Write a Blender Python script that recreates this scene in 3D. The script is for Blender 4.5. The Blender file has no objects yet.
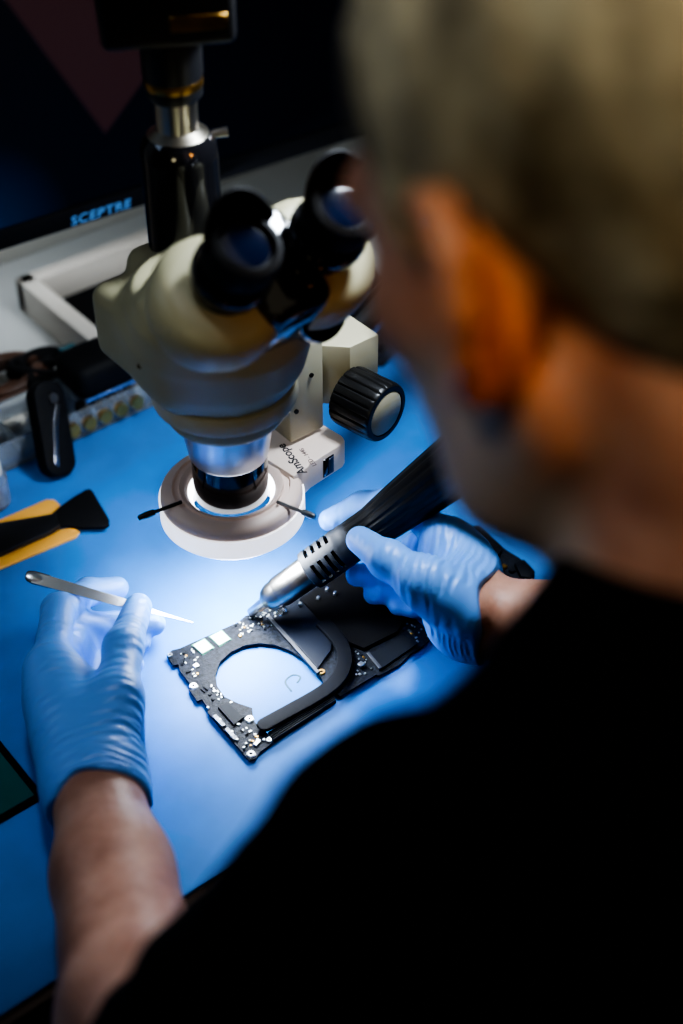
import bpy, bmesh, math, random
import numpy as np
from mathutils import Vector, Matrix, Euler
random.seed(7); rng = np.random.default_rng(7)
COL = bpy.context.scene.collection
PI = math.pi
# ------------------------------------------------------------------ frame
# world: table top mat surface is z=0, the desk's front edge runs along +X at y=0.452, floor z=-0.75
AZ = math.radians(51); PT = math.radians(41); F = 1423.0; H = 0.75
hv = Vector((math.cos(AZ), math.sin(AZ), 0)); rv = Vector((math.sin(AZ), -math.cos(AZ), 0))
fv = hv*math.cos(PT) + Vector((0, 0, -math.sin(PT))); uv = hv*math.sin(PT) + Vector((0, 0, math.cos(PT)))
def at(x, y, z=0.0):
    """measured point of the photo at a known real height above the mat"""
    d = fv + rv*((x-341.5)/F) + uv*((512-y)/F)
    return Vector((0, 0, H)) + d*((z-H)/d.z)

# ------------------------------------------------------------------ materials
MATS = {}
def mat(name, base, rough=.5, metal=0, bump=0, bscale=60, var=0, vscale=8, emit=None, estr=0, sss=0,
        coat=0, trans=0, alpha=1, sheen=0, ior=1.45, stretch=None, spec=None):
    if name in MATS: return MATS[name]
    m = bpy.data.materials.new(name); m.use_nodes = True
    nt = m.node_tree; b = nt.nodes['Principled BSDF']; L = nt.links
    b.inputs['Base Color'].default_value = (*base, 1); b.inputs['Roughness'].default_value = rough
    b.inputs['Metallic'].default_value = metal; b.inputs['IOR'].default_value = ior
    if spec is not None: b.inputs['Specular IOR Level'].default_value = spec
    if emit: b.inputs['Emission Color'].default_value = (*emit, 1); b.inputs['Emission Strength'].default_value = estr
    if sss: b.inputs['Subsurface Weight'].default_value = sss; b.inputs['Subsurface Radius'].default_value = (.02, .008, .004); b.inputs['Subsurface Scale'].default_value = .3
    if coat: b.inputs['Coat Weight'].default_value = coat
    if trans: b.inputs['Transmission Weight'].default_value = trans
    if sheen: b.inputs['Sheen Weight'].default_value = sheen
    b.inputs['Alpha'].default_value = alpha
    tc = nt.nodes.new('ShaderNodeTexCoord'); mp = nt.nodes.new('ShaderNodeMapping')
    L.new(tc.outputs['Object'], mp.inputs['Vector'])
    if stretch: mp.inputs['Scale'].default_value = stretch
    if var:
        n = nt.nodes.new('ShaderNodeTexNoise'); n.inputs['Scale'].default_value = vscale; n.inputs['Detail'].default_value = 6
        r = nt.nodes.new('ShaderNodeValToRGB'); L.new(mp.outputs[0], n.inputs['Vector']); L.new(n.outputs['Fac'], r.inputs['Fac'])
        r.color_ramp.elements[0].position = .3; r.color_ramp.elements[1].position = .7
        r.color_ramp.elements[0].color = (*[c*(1-var) for c in base], 1); r.color_ramp.elements[1].color = (*[min(1, c*(1+var)) for c in base], 1)
        L.new(r.outputs['Color'], b.inputs['Base Color'])
    if bump:
        n = nt.nodes.new('ShaderNodeTexNoise'); n.inputs['Scale'].default_value = bscale; n.inputs['Detail'].default_value = 4
        bp = nt.nodes.new('ShaderNodeBump'); bp.inputs['Strength'].default_value = bump; bp.inputs['Distance'].default_value = .001
        L.new(mp.outputs[0], n.inputs['Vector']); L.new(n.outputs['Fac'], bp.inputs['Height']); L.new(bp.outputs[0], b.inputs['Normal'])
    MATS[name] = m; return m

M = dict(
 mat_blue = mat('esd_mat', (.055, .245, .66), .45, bump=.12, bscale=900, var=.09, vscale=22, spec=.35),
 cream = mat('cream_enamel', (.50, .46, .33), .38, bump=.05, bscale=500, var=.04, coat=.15),
 olive = mat('khaki_enamel', (.34, .315, .20), .45, bump=.05, bscale=500, var=.05),
 beige = mat('beige_plastic', (.66, .53, .47), .42, emit=(.8, .62, .58), estr=.05, bump=.08, bscale=900, var=.03),
 black = mat('black_plastic', (.012, .012, .013), .38, bump=.05, bscale=500, var=.2),
 gloss = mat('black_gloss', (.008, .008, .01), .12, var=.2, coat=.5),
 rubber = mat('black_rubber', (.007, .007, .008), .65, spec=.25, bump=.15, bscale=700, var=.2),
 steel = mat('brushed_steel', (.62, .62, .64), .24, metal=1, bump=.08, bscale=300, var=.12, vscale=30, stretch=(1, 1, 12)),
 worn = mat('worn_steel', (.30, .29, .28), .32, metal=1, bump=.3, bscale=120, var=.35, vscale=60),
 alu = mat('aluminium', (.55, .56, .6), .3, metal=1, var=.05),
 brass = mat('brass', (.62, .36, .10), .3, metal=1, var=.2, vscale=50),
 white = mat('white_laminate', (.56, .56, .53), .45, bump=.04, var=.04),
 wood = mat('dark_wood', (.09, .045, .022), .5, bump=.3, bscale=40, var=.4, vscale=20, stretch=(1, 8, 8)),
 wall = mat('painted_wall', (.55, .54, .48), .8, bump=.2, bscale=200, var=.05),
 floor = mat('floor_vinyl', (.10, .09, .08), .6, bump=.1, var=.3, vscale=4),
 ceil = mat('ceiling_paint', (.4, .4, .38), .9, bump=.1, var=.05),
 orange = mat('yellow_plastic', (.85, .42, .08), .4, bump=.05, var=.04),
 green = mat('green_surface', (.01, .12, .11), .5, bump=.1, var=.15, vscale=20),
 pcb = mat('black_pcb', (.011, .014, .022), .5, spec=.2, bump=.4, bscale=900, var=.85, vscale=420),
 solder = mat('solder', (.48, .52, .52), .38, metal=.9, var=.35, vscale=700),
 matte = mat('matte_black', (.004, .004, .005), .7, spec=.12, var=.2),
 chip = mat('chip_black', (.007, .009, .014), .55, spec=.18, var=.15),
 silver = mat('tin', (.75, .78, .76), .28, metal=1, var=.08, vscale=200),
 shield = mat('pale_pad', (.78, .84, .80), .35, var=.05),
 shieldgreen = mat('pad_edge', (.10, .45, .30), .4, var=.1),
 ledglow = mat('led_diffuser', (.9, .9, .9), .4, emit=(.92, .96, 1), estr=26, var=.02),
 ringwhite = mat('ring_housing', (.85, .82, .82), .4, emit=(.95, .95, 1), estr=1.0, var=.02),
 glass = mat('lens_glass', (.004, .008, .03), .12, var=.05, spec=1),
 clear = mat('clear_plastic', (.80, .86, .92), .12, trans=.85, ior=1.3, var=.03),
 shirt = mat('black_cotton', (.004, .0045, .005), .9, bump=.5, bscale=500, var=.3, vscale=20, spec=.1),
 denim = mat('dark_trousers', (.01, .012, .02), .9, bump=.4, bscale=400, var=.3),
 leather = mat('shoe_leather', (.02, .015, .012), .4, bump=.2, var=.3),
 navy = mat('dark_device', (.02, .03, .07), .35, var=.2),
 brown = mat('brown_leather', (.10, .045, .025), .5, bump=.3, bscale=100, var=.35, vscale=30),
 paper = mat('paper', (.62, .58, .50), .7, var=.10, vscale=40, bump=.1),
 ink = mat('print_ink', (.03, .03, .035), .5, var=.1),
 logo = mat('logo_silver', (.10, .22, .42), .4, emit=(.12, .35, .8), estr=.4, var=.02),
 inkmark = mat('marker_ink', (.01, .07, .12), .5, var=.2),
)

# ------------------------------------------------------------------ object helpers
def link(o, parent=None):
    COL.objects.link(o)
    if parent is not None: o.parent = parent
    return o
def obj(name, bm, m, parent=None, smooth=True, ang=40):
    me = bpy.data.meshes.new(name)
    bmesh.ops.recalc_face_normals(bm, faces=bm.faces)
    bm.to_mesh(me); bm.free()
    me.materials.append(m)
    if smooth:
        me.polygons.foreach_set('use_smooth', [True]*len(me.polygons))
        try: me.set_sharp_from_angle(angle=math.radians(ang))
        except Exception: pass
    return link(bpy.data.objects.new(name, me), parent)
def empty(name, loc=(0, 0, 0)):
    o = bpy.data.objects.new(name, None); o.empty_display_size = .02; o.location = loc
    link(o); bpy.context.view_layer.update() if False else None
    return o
def tag(o, label, cat, group=None, kind=None):
    o['label'] = label; o['category'] = cat
    if group: o['group'] = group
    if kind: o['kind'] = kind
    return o
def struct(o): o['kind'] = 'structure'; return o
def box(bm, lo, hi, bev=0, seg=2, mtx=None):
    t = bmesh.new(); bmesh.ops.create_cube(t, size=1)
    lo = Vector(lo); hi = Vector(hi)
    for v in t.verts: v.co = Vector(((v.co[i]+.5)*(hi[i]-lo[i])+lo[i]) for i in range(3))
    if bev: bmesh.ops.bevel(t, geom=t.edges[:], offset=bev, segments=seg, affect='EDGES', profile=.5)
    if mtx is not None: bmesh.ops.transform(t, matrix=mtx, verts=t.verts)
    merge(bm, t)
def merge(bm, t):
    me = bpy.data.meshes.new('tmp'); t.to_mesh(me); t.free(); bm.from_mesh(me); bpy.data.meshes.remove(me)
def frame_to(origin, zdir, xhint=(1, 0, 0)):
    z = Vector(zdir).normalized(); x = Vector(xhint); x = (x - z*x.dot(z))
    if x.length < 1e-4: x = Vector((0, 1, 0)) - z*z.y
    x.normalize(); y = z.cross(x)
    m = Matrix((x, y, z)).transposed().to_4x4(); m.translation = Vector(origin); return m
def lathe(bm, prof, mtx=None, n=48):
    """prof list of (r,z); closed at ends with discs when r>0"""
    mtx = mtx or Matrix.Identity(4); rings = []
    for r, z in prof:
        rings.append([bm.verts.new(mtx @ Vector((r*math.cos(2*PI*i/n), r*math.sin(2*PI*i/n), z))) for i in range(n)] if r > 1e-6 else [bm.verts.new(mtx @ Vector((0, 0, z)))])
    for a, b in zip(rings, rings[1:]):
        for i in range(n):
            j = (i+1) % n
            if len(a) == 1 and len(b) == 1: continue
            if len(a) == 1: bm.faces.new((a[0], b[i], b[j]))
            elif len(b) == 1: bm.faces.new((a[i], a[j], b[0]))
            else: bm.faces.new((a[i], a[j], b[j], b[i]))
    if len(rings[0]) > 1 and (abs(prof[0][0]-prof[-1][0]) > 1e-7 or abs(prof[0][1]-prof[-1][1]) > 1e-7):
        bm.faces.new(rings[0][::-1])
    if len(rings[-1]) > 1 and (abs(prof[0][0]-prof[-1][0]) > 1e-7 or abs(prof[0][1]-prof[-1][1]) > 1e-7):
        bm.faces.new(rings[-1])
def tube(bm, pts, rad, n=12, flat=1.0, up=(0, 0, 1)):
    pts = [Vector(p) for p in pts]; rads = rad if isinstance(rad, (list, tuple)) else [rad]*len(pts); rings = []
    for i, p in enumerate(pts):
        t = (pts[min(i+1, len(pts)-1)] - pts[max(i-1, 0)]).normalized()
        s = t.cross(Vector(up)); s = s.normalized() if s.length > 1e-4 else t.orthogonal().normalized()
        u = s.cross(t)
        rings.append([bm.verts.new(p + s*(rads[i]*math.cos(2*PI*k/n)) + u*(rads[i]*flat*math.sin(2*PI*k/n))) for k in range(n)])
    for a, b in zip(rings, rings[1:]):
        for k in range(n): bm.faces.new((a[k], a[(k+1) % n], b[(k+1) % n], b[k]))
    bm.faces.new(rings[0][::-1]); bm.faces.new(rings[-1])
def prism(bm, poly, z0, z1, bev=0, mtx=None):
    t = bmesh.new(); vs = [t.verts.new((p[0], p[1], z0)) for p in poly]; f = t.faces.new(vs)
    r = bmesh.ops.extrude_face_region(t, geom=[f])
    for v in [g for g in r['geom'] if isinstance(g, bmesh.types.BMVert)]: v.co.z = z1
    if bev:
        es = [e for e in t.edges if abs(e.verts[0].co.z-e.verts[1].co.z) < 1e-6]
        bmesh.ops.bevel(t, geom=es, offset=bev, segments=2, affect='EDGES', profile=.5)
    bmesh.ops.triangulate(t, faces=[f for f in t.faces if len(f.verts) > 4])
    if mtx is not None: bmesh.ops.transform(t, matrix=mtx, verts=t.verts)
    merge(bm, t)
def smoothpath(pts, n=8):
    pts = [Vector(p) for p in pts]; out = []
    for i in range(len(pts)-1):
        p0 = pts[max(i-1, 0)]; p1 = pts[i]; p2 = pts[i+1]; p3 = pts[min(i+2, len(pts)-1)]
        for k in range(n):
            t = k/n; out.append(.5*((2*p1)+(p2-p0)*t+(2*p0-5*p1+4*p2-p3)*t*t+(3*p1-p0-3*p2+p3)*t**3))
    out.append(pts[-1]); return out
def rbox(w, d, r, n=6, cx=0, cy=0):
    out = []
    for sx, sy, a0 in ((1, 1, 0), (-1, 1, PI/2), (-1, -1, PI), (1, -1, 3*PI/2)):
        for k in range(n+1):
            a = a0 + (PI/2)*k/n; out.append((cx+sx*(w/2-r)+r*math.cos(a), cy+sy*(d/2-r)+r*math.sin(a)))
    return out
def text(name, body, size, mtx, m, parent, ext=.0002, bold=0.0, shear=0.0, sp=1.0):
    cu = bpy.data.curves.new(name, 'FONT'); cu.body = body; cu.size = size; cu.extrude = ext; cu.offset = bold; cu.shear = shear; cu.space_character = sp
    cu.align_x = 'CENTER'; cu.align_y = 'CENTER'
    t = bpy.data.objects.new('tmp_text', cu); COL.objects.link(t)
    dg = bpy.context.evaluated_depsgraph_get(); me = bpy.data.meshes.new_from_object(t.evaluated_get(dg)); me.name = name
    bpy.data.objects.remove(t); me.transform(mtx); me.materials.clear(); me.materials.append(m)
    return link(bpy.data.objects.new(name, me), parent)

# ------------------------------------------------------------------ implicit surfaces (one continuous skin for organic shapes)
class Field:
    def __init__(s, lo, hi, h):
        s.lo = np.array(lo, float); s.h = h
        s.n = np.ceil((np.array(hi)-s.lo)/h).astype(int)+1
        s.d = np.full(s.n, .08, np.float32)
    def sub(s, lo, hi):
        a = np.maximum(np.floor((np.array(lo)-s.lo)/s.h).astype(int), 0); b = np.minimum(np.ceil((np.array(hi)-s.lo)/s.h).astype(int)+1, s.n)
        if np.any(b <= a): return None, None
        ax = [(s.lo[i]+s.h*np.arange(a[i], b[i])).astype(np.float32) for i in range(3)]
        return (slice(a[0], b[0]), slice(a[1], b[1]), slice(a[2], b[2])), np.meshgrid(*ax, indexing='ij', sparse=True)
    def blend(s, sl, v, k, op):
        a = s.d[sl]
        if op == 'add':
            hh = np.maximum(k-np.abs(a-v), 0)/k; s.d[sl] = np.minimum(a, v)-hh*hh*k*.25
        elif op == 'sub':
            v = -v; hh = np.maximum(k-np.abs(a-v), 0)/k; s.d[sl] = np.maximum(a, v)+hh*hh*k*.25
        else:
            s.d[sl] = np.maximum(a, v)
    def cone(s, p, q, r1, r2, k=.01, op='add'):
        p = np.array(p, float); q = np.array(q, float); m = max(r1, r2)+k+.03
        sl, G = s.sub(np.minimum(p, q)-m, np.maximum(p, q)+m)
        if sl is None: return
        ba = q-p; L2 = max(ba@ba, 1e-12)
        X = [G[i]-p[i] for i in range(3)]
        t = np.clip((X[0]*ba[0]+X[1]*ba[1]+X[2]*ba[2])/L2, 0, 1)
        dd = np.sqrt((X[0]-t*ba[0])**2+(X[1]-t*ba[1])**2+(X[2]-t*ba[2])**2)-(r1+(r2-r1)*t)
        s.blend(sl, dd.astype(np.float32), k, op)
    def chain(s, pts, rs, k=.01, op='add'):
        for i in range(len(pts)-1): s.cone(pts[i], pts[i+1], rs[i], rs[i+1], k, op)
    def ell(s, c, rad, axes=None, k=.01, op='add'):
        c = np.array(c, float); rad = np.array(rad, float); m = rad.max()+k+.03
        sl, G = s.sub(c-m, c+m)
        if sl is None: return
        A = np.eye(3) if axes is None else np.array([list(a) for a in axes], float)
        X = [G[i]-c[i] for i in range(3)]
        q = [(X[0]*A[j][0]+X[1]*A[j][1]+X[2]*A[j][2]) for j in range(3)]
        k0 = np.sqrt(sum((q[j]/rad[j])**2 for j in range(3))); k1 = np.sqrt(sum((q[j]/rad[j]**2)**2 for j in range(3)))+1e-9
        s.blend(sl, (k0*(k0-1)/k1).astype(np.float32), k, op)
    def rbox(s, c, half, r, axes=None, k=.01, op='add'):
        c = np.array(c, float); half = np.array(half, float); m = np.linalg.norm(half)+k+.03
        sl, G = s.sub(c-m, c+m); A = np.eye(3) if axes is None else np.array([list(a) for a in axes], float)
        X = [G[i]-c[i] for i in range(3)]
        q = [np.abs(X[0]*A[j][0]+X[1]*A[j][1]+X[2]*A[j][2])-(half[j]-r) for j in range(3)]
        out = np.sqrt(sum(np.maximum(t, 0)**2 for t in q)); ins = np.minimum(np.maximum(np.maximum(q[0], q[1]), q[2]), 0)
        s.blend(sl, (out+ins-r).astype(np.float32), k, op)
    def plane(s, p, n):
        """keep the side where (x-p).n < 0"""
        sl, G = s.sub(s.lo, s.lo+s.h*s.n); n = np.array(Vector(n).normalized())
        s.d = np.maximum(s.d, ((G[0]-p[0])*n[0]+(G[1]-p[1])*n[1]+(G[2]-p[2])*n[2]).astype(np.float32))
    def grid(s):
        return s.sub(s.lo, s.lo+s.h*s.n)[1]
    def mesh(s, name, m, parent=None, smooth_it=2):
        D = s.d; D = np.pad(D, 1, constant_values=.05); lo = s.lo-s.h
        I = D < 0
        c = I[:-1, :-1, :-1].astype(np.int8)
        tot = np.zeros([k-1 for k in D.shape], np.int8)
        for i in (0, 1):
            for j in (0, 1):
                for k in (0, 1):
                    tot += I[i:D.shape[0]-1+i, j:D.shape[1]-1+j, k:D.shape[2]-1+k]
        act = np.argwhere((tot > 0) & (tot < 8)); idx = np.full(tot.shape, -1, np.int64); idx[tuple(act.T)] = np.arange(len(act))
        P = np.zeros((len(act), 3)); N = np.zeros(len(act))
        for axis in range(3):
            for a in (0, 1):
                for b in (0, 1):
                    o = np.zeros(3, int); oth = [i for i in range(3) if i != axis]; o[oth[0]] = a; o[oth[1]] = b
                    e = np.zeros(3, int); e[axis] = 1
                    v0 = D[tuple((act+o).T)]; v1 = D[tuple((act+o+e).T)]
                    hit = (v0 < 0) != (v1 < 0); t = np.where(hit, v0/np.where(hit, v0-v1, 1), 0)
                    P += np.where(hit[:, None], o+e*t[:, None], 0); N += hit
        V = (act+P/N[:, None])*s.h+lo
        quads = []
        for axis in range(3):
            e = [0, 0, 0]; e[axis] = 1
            sh = [D.shape[i]-e[i] for i in range(3)]
            a0 = I[:sh[0], :sh[1], :sh[2]]; a1 = I[e[0]:e[0]+sh[0], e[1]:e[1]+sh[1], e[2]:e[2]+sh[2]]
            E = np.argwhere(a0 != a1); u = (axis+1) % 3; w = (axis+2) % 3
            E = E[(E[:, u] > 0) & (E[:, w] > 0)]
            du = np.zeros(3, int); du[u] = 1; dw = np.zeros(3, int); dw[w] = 1
            f = np.stack([idx[tuple((E-x).T)] for x in (0*du, du, du+dw, dw)], 1)
            ins = I[tuple(E.T)]
            f[~ins] = f[~ins][:, ::-1]; f = f[:, ::1]
            quads.append(f)
        Q = np.concatenate(quads); Q = Q[(Q >= 0).all(1)]
        # light laplacian smoothing
        for _ in range(smooth_it):
            S = np.zeros_like(V); cnt = np.zeros(len(V))
            for a in range(4):
                b = (a+1) % 4
                np.add.at(S, Q[:, a], V[Q[:, b]]); np.add.at(cnt, Q[:, a], 1)
            V = V*.5+.5*S/np.maximum(cnt, 1)[:, None]
        me = bpy.data.meshes.new(name)
        me.vertices.add(len(V)); me.vertices.foreach_set('co', V.astype(np.float32).ravel())
        me.loops.add(len(Q)*4); me.loops.foreach_set('vertex_index', Q.astype(np.int32).ravel())
        me.polygons.add(len(Q)); me.polygons.foreach_set('loop_start', (np.arange(len(Q))*4).astype(np.int32))
        me.update(calc_edges=True); me.validate()
        me.polygons.foreach_set('use_smooth', [True]*len(me.polygons))
        me.materials.append(m)
        bm = bmesh.new(); bm.from_mesh(me); bmesh.ops.recalc_face_normals(bm, faces=bm.faces); bm.to_mesh(me); bm.free()
        return link(bpy.data.objects.new(name, me), parent)
def V3(*a): return np.array(a, float)
def A3(v): return np.array(v, float)

# ================================================================== SETTING
b = bmesh.new(); box(b, (-2, -2, -.80), (3, 1.3, -.75)); struct(obj('floor', b, M['floor']))
b = bmesh.new(); box(b, (-2, 1.2, -.75), (3, 1.3, 1.9)); struct(obj('wall_back', b, M['wall']))
b = bmesh.new(); box(b, (-2, -2, 1.9), (3, 1.3, 1.95)); struct(obj('ceiling', b, M['ceil']))
b = bmesh.new(); box(b, (2.4, -2, -.75), (2.5, 1.2, 1.9)); struct(obj('wall_right', b, M['wall']))
b = bmesh.new(); box(b, (-1.6, 1.185, -.75), (2.4, 1.2, -.65), .003); struct(obj('baseboard_back', b, M['white']))

desk = tag(empty('workbench', (.45, .82, -.75)), 'white-topped workbench with a dark wooden front edge under the blue mat', 'workbench')
def inp(o, root):   # keep world place when parented to an empty that is not at the origin
    o.matrix_parent_inverse = Matrix.Translation(-root.location); return o
def part(name, bm, m, root, **k):
    o = obj(name, bm, m, root, **k)
    return inp(o, root) if root.type == 'EMPTY' else o
b = bmesh.new(); box(b, (-.5, .4525, -.033), (1.45, 1.185, -.003), .002); part('tabletop', b, M['white'], desk)
b = bmesh.new(); box(b, (-.5, .446, -.034), (1.45, .4525, -.003), .001); part('edge_strip', b, M['wood'], desk)
for x in (-.46, 1.37):
    for y in (.49, 1.11):
        b = bmesh.new(); box(b, (x, y, -.75), (x+.05, y+.05, -.033), .003); part('leg', b, M['black'], desk)
b = bmesh.new(); prism(b, rbox(1.55, .4475, .012, cx=.48, cy=.6765), -.0029, 0, .0006)
tag(obj('work_mat', b, M['mat_blue']), 'blue antistatic rubber mat covering the front of the workbench', 'mat')
b = bmesh.new()
c0 = at(291, 684); tube(b, smoothpath([c0+Vector((x, y, .0002)) for x, y in ((-.004, -.006), (-.002, .004), (.006, .006), (.009, .001), (.004, -.002))], 6), .0007, 8, flat=.3)
tag(obj('ink_scribble', b, M['inkmark']), 'small dark ink scribble on the blue mat inside the round fan cutout', 'ink mark')

# ================================================================== MONITOR
mon = tag(empty('monitor', (.44, 1.0, .13)), 'black computer monitor with dark wallpaper hanging behind the microscope', 'monitor')
MX0, MX1, MY = .28, .822, 1.0
def monz(x): return .137 + (.5-x)*.0   # level bottom edge
zb = .1285; zt = zb+.345
b = bmesh.new(); box(b, (MX0, MY, zb), (MX1, MY+.035, zt), .004); part('casing', b, M['black'], mon)
b = bmesh.new(); box(b, (MX0+.003, MY-.004, zb+.001), (MX1-.003, MY+.001, zb+.019), .001); part('lower_bezel', b, M['rubber'], mon)
# screen with angular wallpaper, all flat on the panel
def screenmat():
    m = bpy.data.materials.new('screen_wallpaper'); m.use_nodes = True; nt = m.node_tree; L = nt.links; bs = nt.nodes['Principled BSDF']
    tc = nt.nodes.new('ShaderNodeTexCoord'); sp = nt.nodes.new('ShaderNodeSeparateXYZ'); L.new(tc.outputs['Object'], sp.inputs[0])
    def lin(a, bb, c):  # a*x+b*z+c > 0 -> 0..1
        m1 = nt.nodes.new('ShaderNodeMath'); m1.operation = 'MULTIPLY_ADD'; m1.inputs[1].default_value = a; m1.inputs[2].default_value = c; L.new(sp.outputs['X'], m1.inputs[0])
        m2 = nt.nodes.new('ShaderNodeMath'); m2.operation = 'MULTIPLY_ADD'; m2.inputs[1].default_value = bb; L.new(sp.outputs['Z'], m2.inputs[0]); L.new(m1.outputs[0], m2.inputs[2])
        m3 = nt.nodes.new('ShaderNodeMapRange'); m3.inputs['From Min'].default_value = -.003; m3.inputs['From Max'].default_value = .003; L.new(m2.outputs[0], m3.inputs[0]); return m3.outputs[0]
    def Yp(x, y):
        d = fv + rv*((x-341.5)/F) + uv*((512-y)/F); p = Vector((0, 0, H))+d*(MY/d.y); return p.x, p.z
    def edge(p, q, inside):
        (x1, z1), (x2, z2) = Yp(*p), Yp(*q); a = z2-z1; bb = -(x2-x1); n = math.hypot(a, bb); a /= n; bb /= n; c = -(a*x1+bb*z1)
        xi, zi = Yp(*inside)
        if a*xi+bb*zi+c < 0: a, bb, c = -a, -bb, -c
        return lin(a, bb, c)
    e1 = edge((4, 0), (100, 130), (90, 50)); e2 = edge((100, 130), (160, 40), (90, 50))
    mu = nt.nodes.new('ShaderNodeMath'); mu.operation = 'MULTIPLY'; L.new(e1, mu.inputs[0]); L.new(e2, mu.inputs[1])
    gl = edge((0, 150), (200, 260), (0, 250))
    mix = nt.nodes.new('ShaderNodeMix'); mix.data_type = 'RGBA'; mix.inputs[6].default_value = (.0006, .0010, .0035, 1); mix.inputs[7].default_value = (.030, .013, .015, 1); L.new(mu.outputs[0], mix.inputs[0])
    # soft blue towards the lower left corner
    x0, z0 = Yp(-20, 240)
    vd = nt.nodes.new('ShaderNodeVectorMath'); vd.operation = 'DISTANCE'; vd.inputs[1].default_value = (x0, MY-.001, z0); L.new(tc.outputs['Object'], vd.inputs[0])
    mr = nt.nodes.new('ShaderNodeMapRange'); mr.inputs['From Min'].default_value = 0; mr.inputs['From Max'].default_value = .085; mr.inputs['To Min'].default_value = 1; mr.inputs['To Max'].default_value = 0; L.new(vd.outputs['Value'], mr.inputs[0])
    mx2 = nt.nodes.new('ShaderNodeMix'); mx2.data_type = 'RGBA'; mx2.inputs[7].default_value = (.003, .02, .07, 1); L.new(mr.outputs[0], mx2.inputs[0]); L.new(mix.outputs[2], mx2.inputs[6])
    L.new(mx2.outputs[2], bs.inputs['Emission Color']); bs.inputs['Emission Strength'].default_value = 1; bs.inputs['Base Color'].default_value = (.004, .004, .005, 1); bs.inputs['Roughness'].default_value = .35; bs.inputs['Specular IOR Level'].default_value = .12
    return m
b = bmesh.new(); box(b, (MX0+.008, MY-.001, zb+.019), (MX1-.008, MY+.002, zt-.008)); part('screen', b, screenmat(), mon)
zl = zb+.0068
# centred brand lettering on the lower bezel, at its place in the photo
d = fv + rv*((99-341.5)/F) + uv*((512-215)/F); lp = Vector((0, 0, H))+d*((MY-.004)/d.y)
inp(text('brand_lettering', 'SCEPTRE', .0116, Matrix.Translation((lp.x-.002, MY-.0056, zl+.0010)) @ Matrix.Rotation(PI/2, 4, 'X') @ Matrix.Diagonal((1.18, 1, 1, 1)), M['logo'], mon, bold=.00015, shear=.15, sp=1.12), mon)
b = bmesh.new(); box(b, (.50, MY+.035, .24), (.66, 1.06, .40), .004); box(b, (.55, 1.06, .29), (.61, 1.185, .35), .003); box(b, (.51, 1.180, .25), (.65, 1.21, .39), .003)
part('wall_bracket', b, M['black'], mon); mon.rotation_euler = (0, 0, math.radians(-4.4))

# ================================================================== RING LIGHT
SX, SY = .416, .635
ring = tag(empty('ring_light', (SX, SY, .088)), 'beige round ring light glowing white beneath the microscope nose', 'ring light')
T = Matrix.Translation((SX, SY, .011))
b = bmesh.new(); lathe(b, [(.030, .103), (.033, .107), (.036, .108), (.0365, .106), (.0405, .106), (.041, .108), (.0465, .107), (.0490, .104), (.0495, .099), (.030, .099), (.030, .103)], T, 72)
part('upper_housing', b, M['beige'], ring)
b = bmesh.new(); lathe(b, [(.030, .099), (.0508, .099), (.0508, .084), (.0495, .0825), (.030, .0825), (.030, .099)], T, 72)
part('lower_housing', b, M['ringwhite'], ring)
b = bmesh.new(); lathe(b, [(.034, .0827), (.048, .0827), (.048, .081), (.034, .081), (.034, .0827)], T, 72)
part('led_diffuser', b, M['ledglow'], ring)
b = bmesh.new(); lathe(b, [(.0270, .0965), (.0302, .1035), (.0302, .0965), (.0270, .0965)], T, 72)
part('inner_rim', b, mat('inner_glow', (.9, .9, .9), .4, emit=(.9, .95, 1), estr=5), ring)
# control box, growing out of the ring towards +X
axd = Vector((.992, .12, 0)).normalized(); ayd = Vector((-axd.y, axd.x, 0))
fr = Matrix((axd, ayd, Vector((0, 0, 1)))).transposed().to_4x4(); fr.translation = Vector((SX, SY, .010))
b = bmesh.new()
def xbox(bm, z0, z1, inset=0):
    w = .026-inset
    pts = []
    for k in range(9):
        a = -PI/2*(1-k/8*1); pts.append((.083-inset+.008*math.cos(a), -w+.008+.008*math.sin(a)))
    for k in range(9):
        a = PI/2*k/8; pts.append((.083-inset+.008*math.cos(a), w-.008+.008*math.sin(a)))
    pts += [(.052, w), (.042, w+.002), (.034, w+.001), (.034, -w-.001), (.042, -w-.002), (.052, -w)]
    prism(bm, pts, z0, z1, .0025, fr)
xbox(b, .0885, .1115); part('control_box', b, mat('beige_lit', (.56, .46, .40), .42, bump=.08, bscale=900, var=.03, emit=(.9, .85, .85), estr=.1), ring)
b = bmesh.new(); box(b, (.064, -.0267, .0915), (.0745, -.0255, .1075), .0004, mtx=fr)
part('power_switch', b, M['gloss'], ring)
b = bmesh.new(); box(b, (.069, -.0275, .0925), (.0738, -.0262, .1065), .0006, mtx=fr); part('switch_rocker', b, M['navy'], ring)
# lettering on the box top: baseline read from its place in the photo
pA = at(302, 471, .1217); pE = at(283, 447, .1217); td = (pE-pA).normalized(); tz = Vector((0, 0, 1)); ty = tz.cross(td)
mt = Matrix((td, ty, tz)).transposed().to_4x4(); mt.translation = (at(300, 472, .1217)+at(284, 446, .1217))/2
inp(text('brand_lettering', 'AmScope', .0095, mt, M['ink'], ring, ext=.0001, bold=.00015), ring)
mt2 = mt.copy(); mt2.translation = at(308, 457, .1217)
inp(text('model_lettering', 'LED - 144S', .0048, mt2, mat('ink_soft', (.12, .08, .08), .5), ring, ext=.0001), ring)
for az, L in ((-70, .010), (172, .012), (52, .010)):
    dr = Vector((math.cos(math.radians(az)), math.sin(math.radians(az)), 0)); s0 = Vector((SX, SY, .1195))
    b = bmesh.new()
    lathe(b, [(.0013, 0), (.0013, .020), (.0022, .0205), (.0024, .023+L*.3), (.0018, .020+L), (.0005, .0205+L)], frame_to(s0+dr*.038, dr), 16)
    part('thumbscrew', b, M['worn'] if az == -70 else M['black'], ring)

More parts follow.
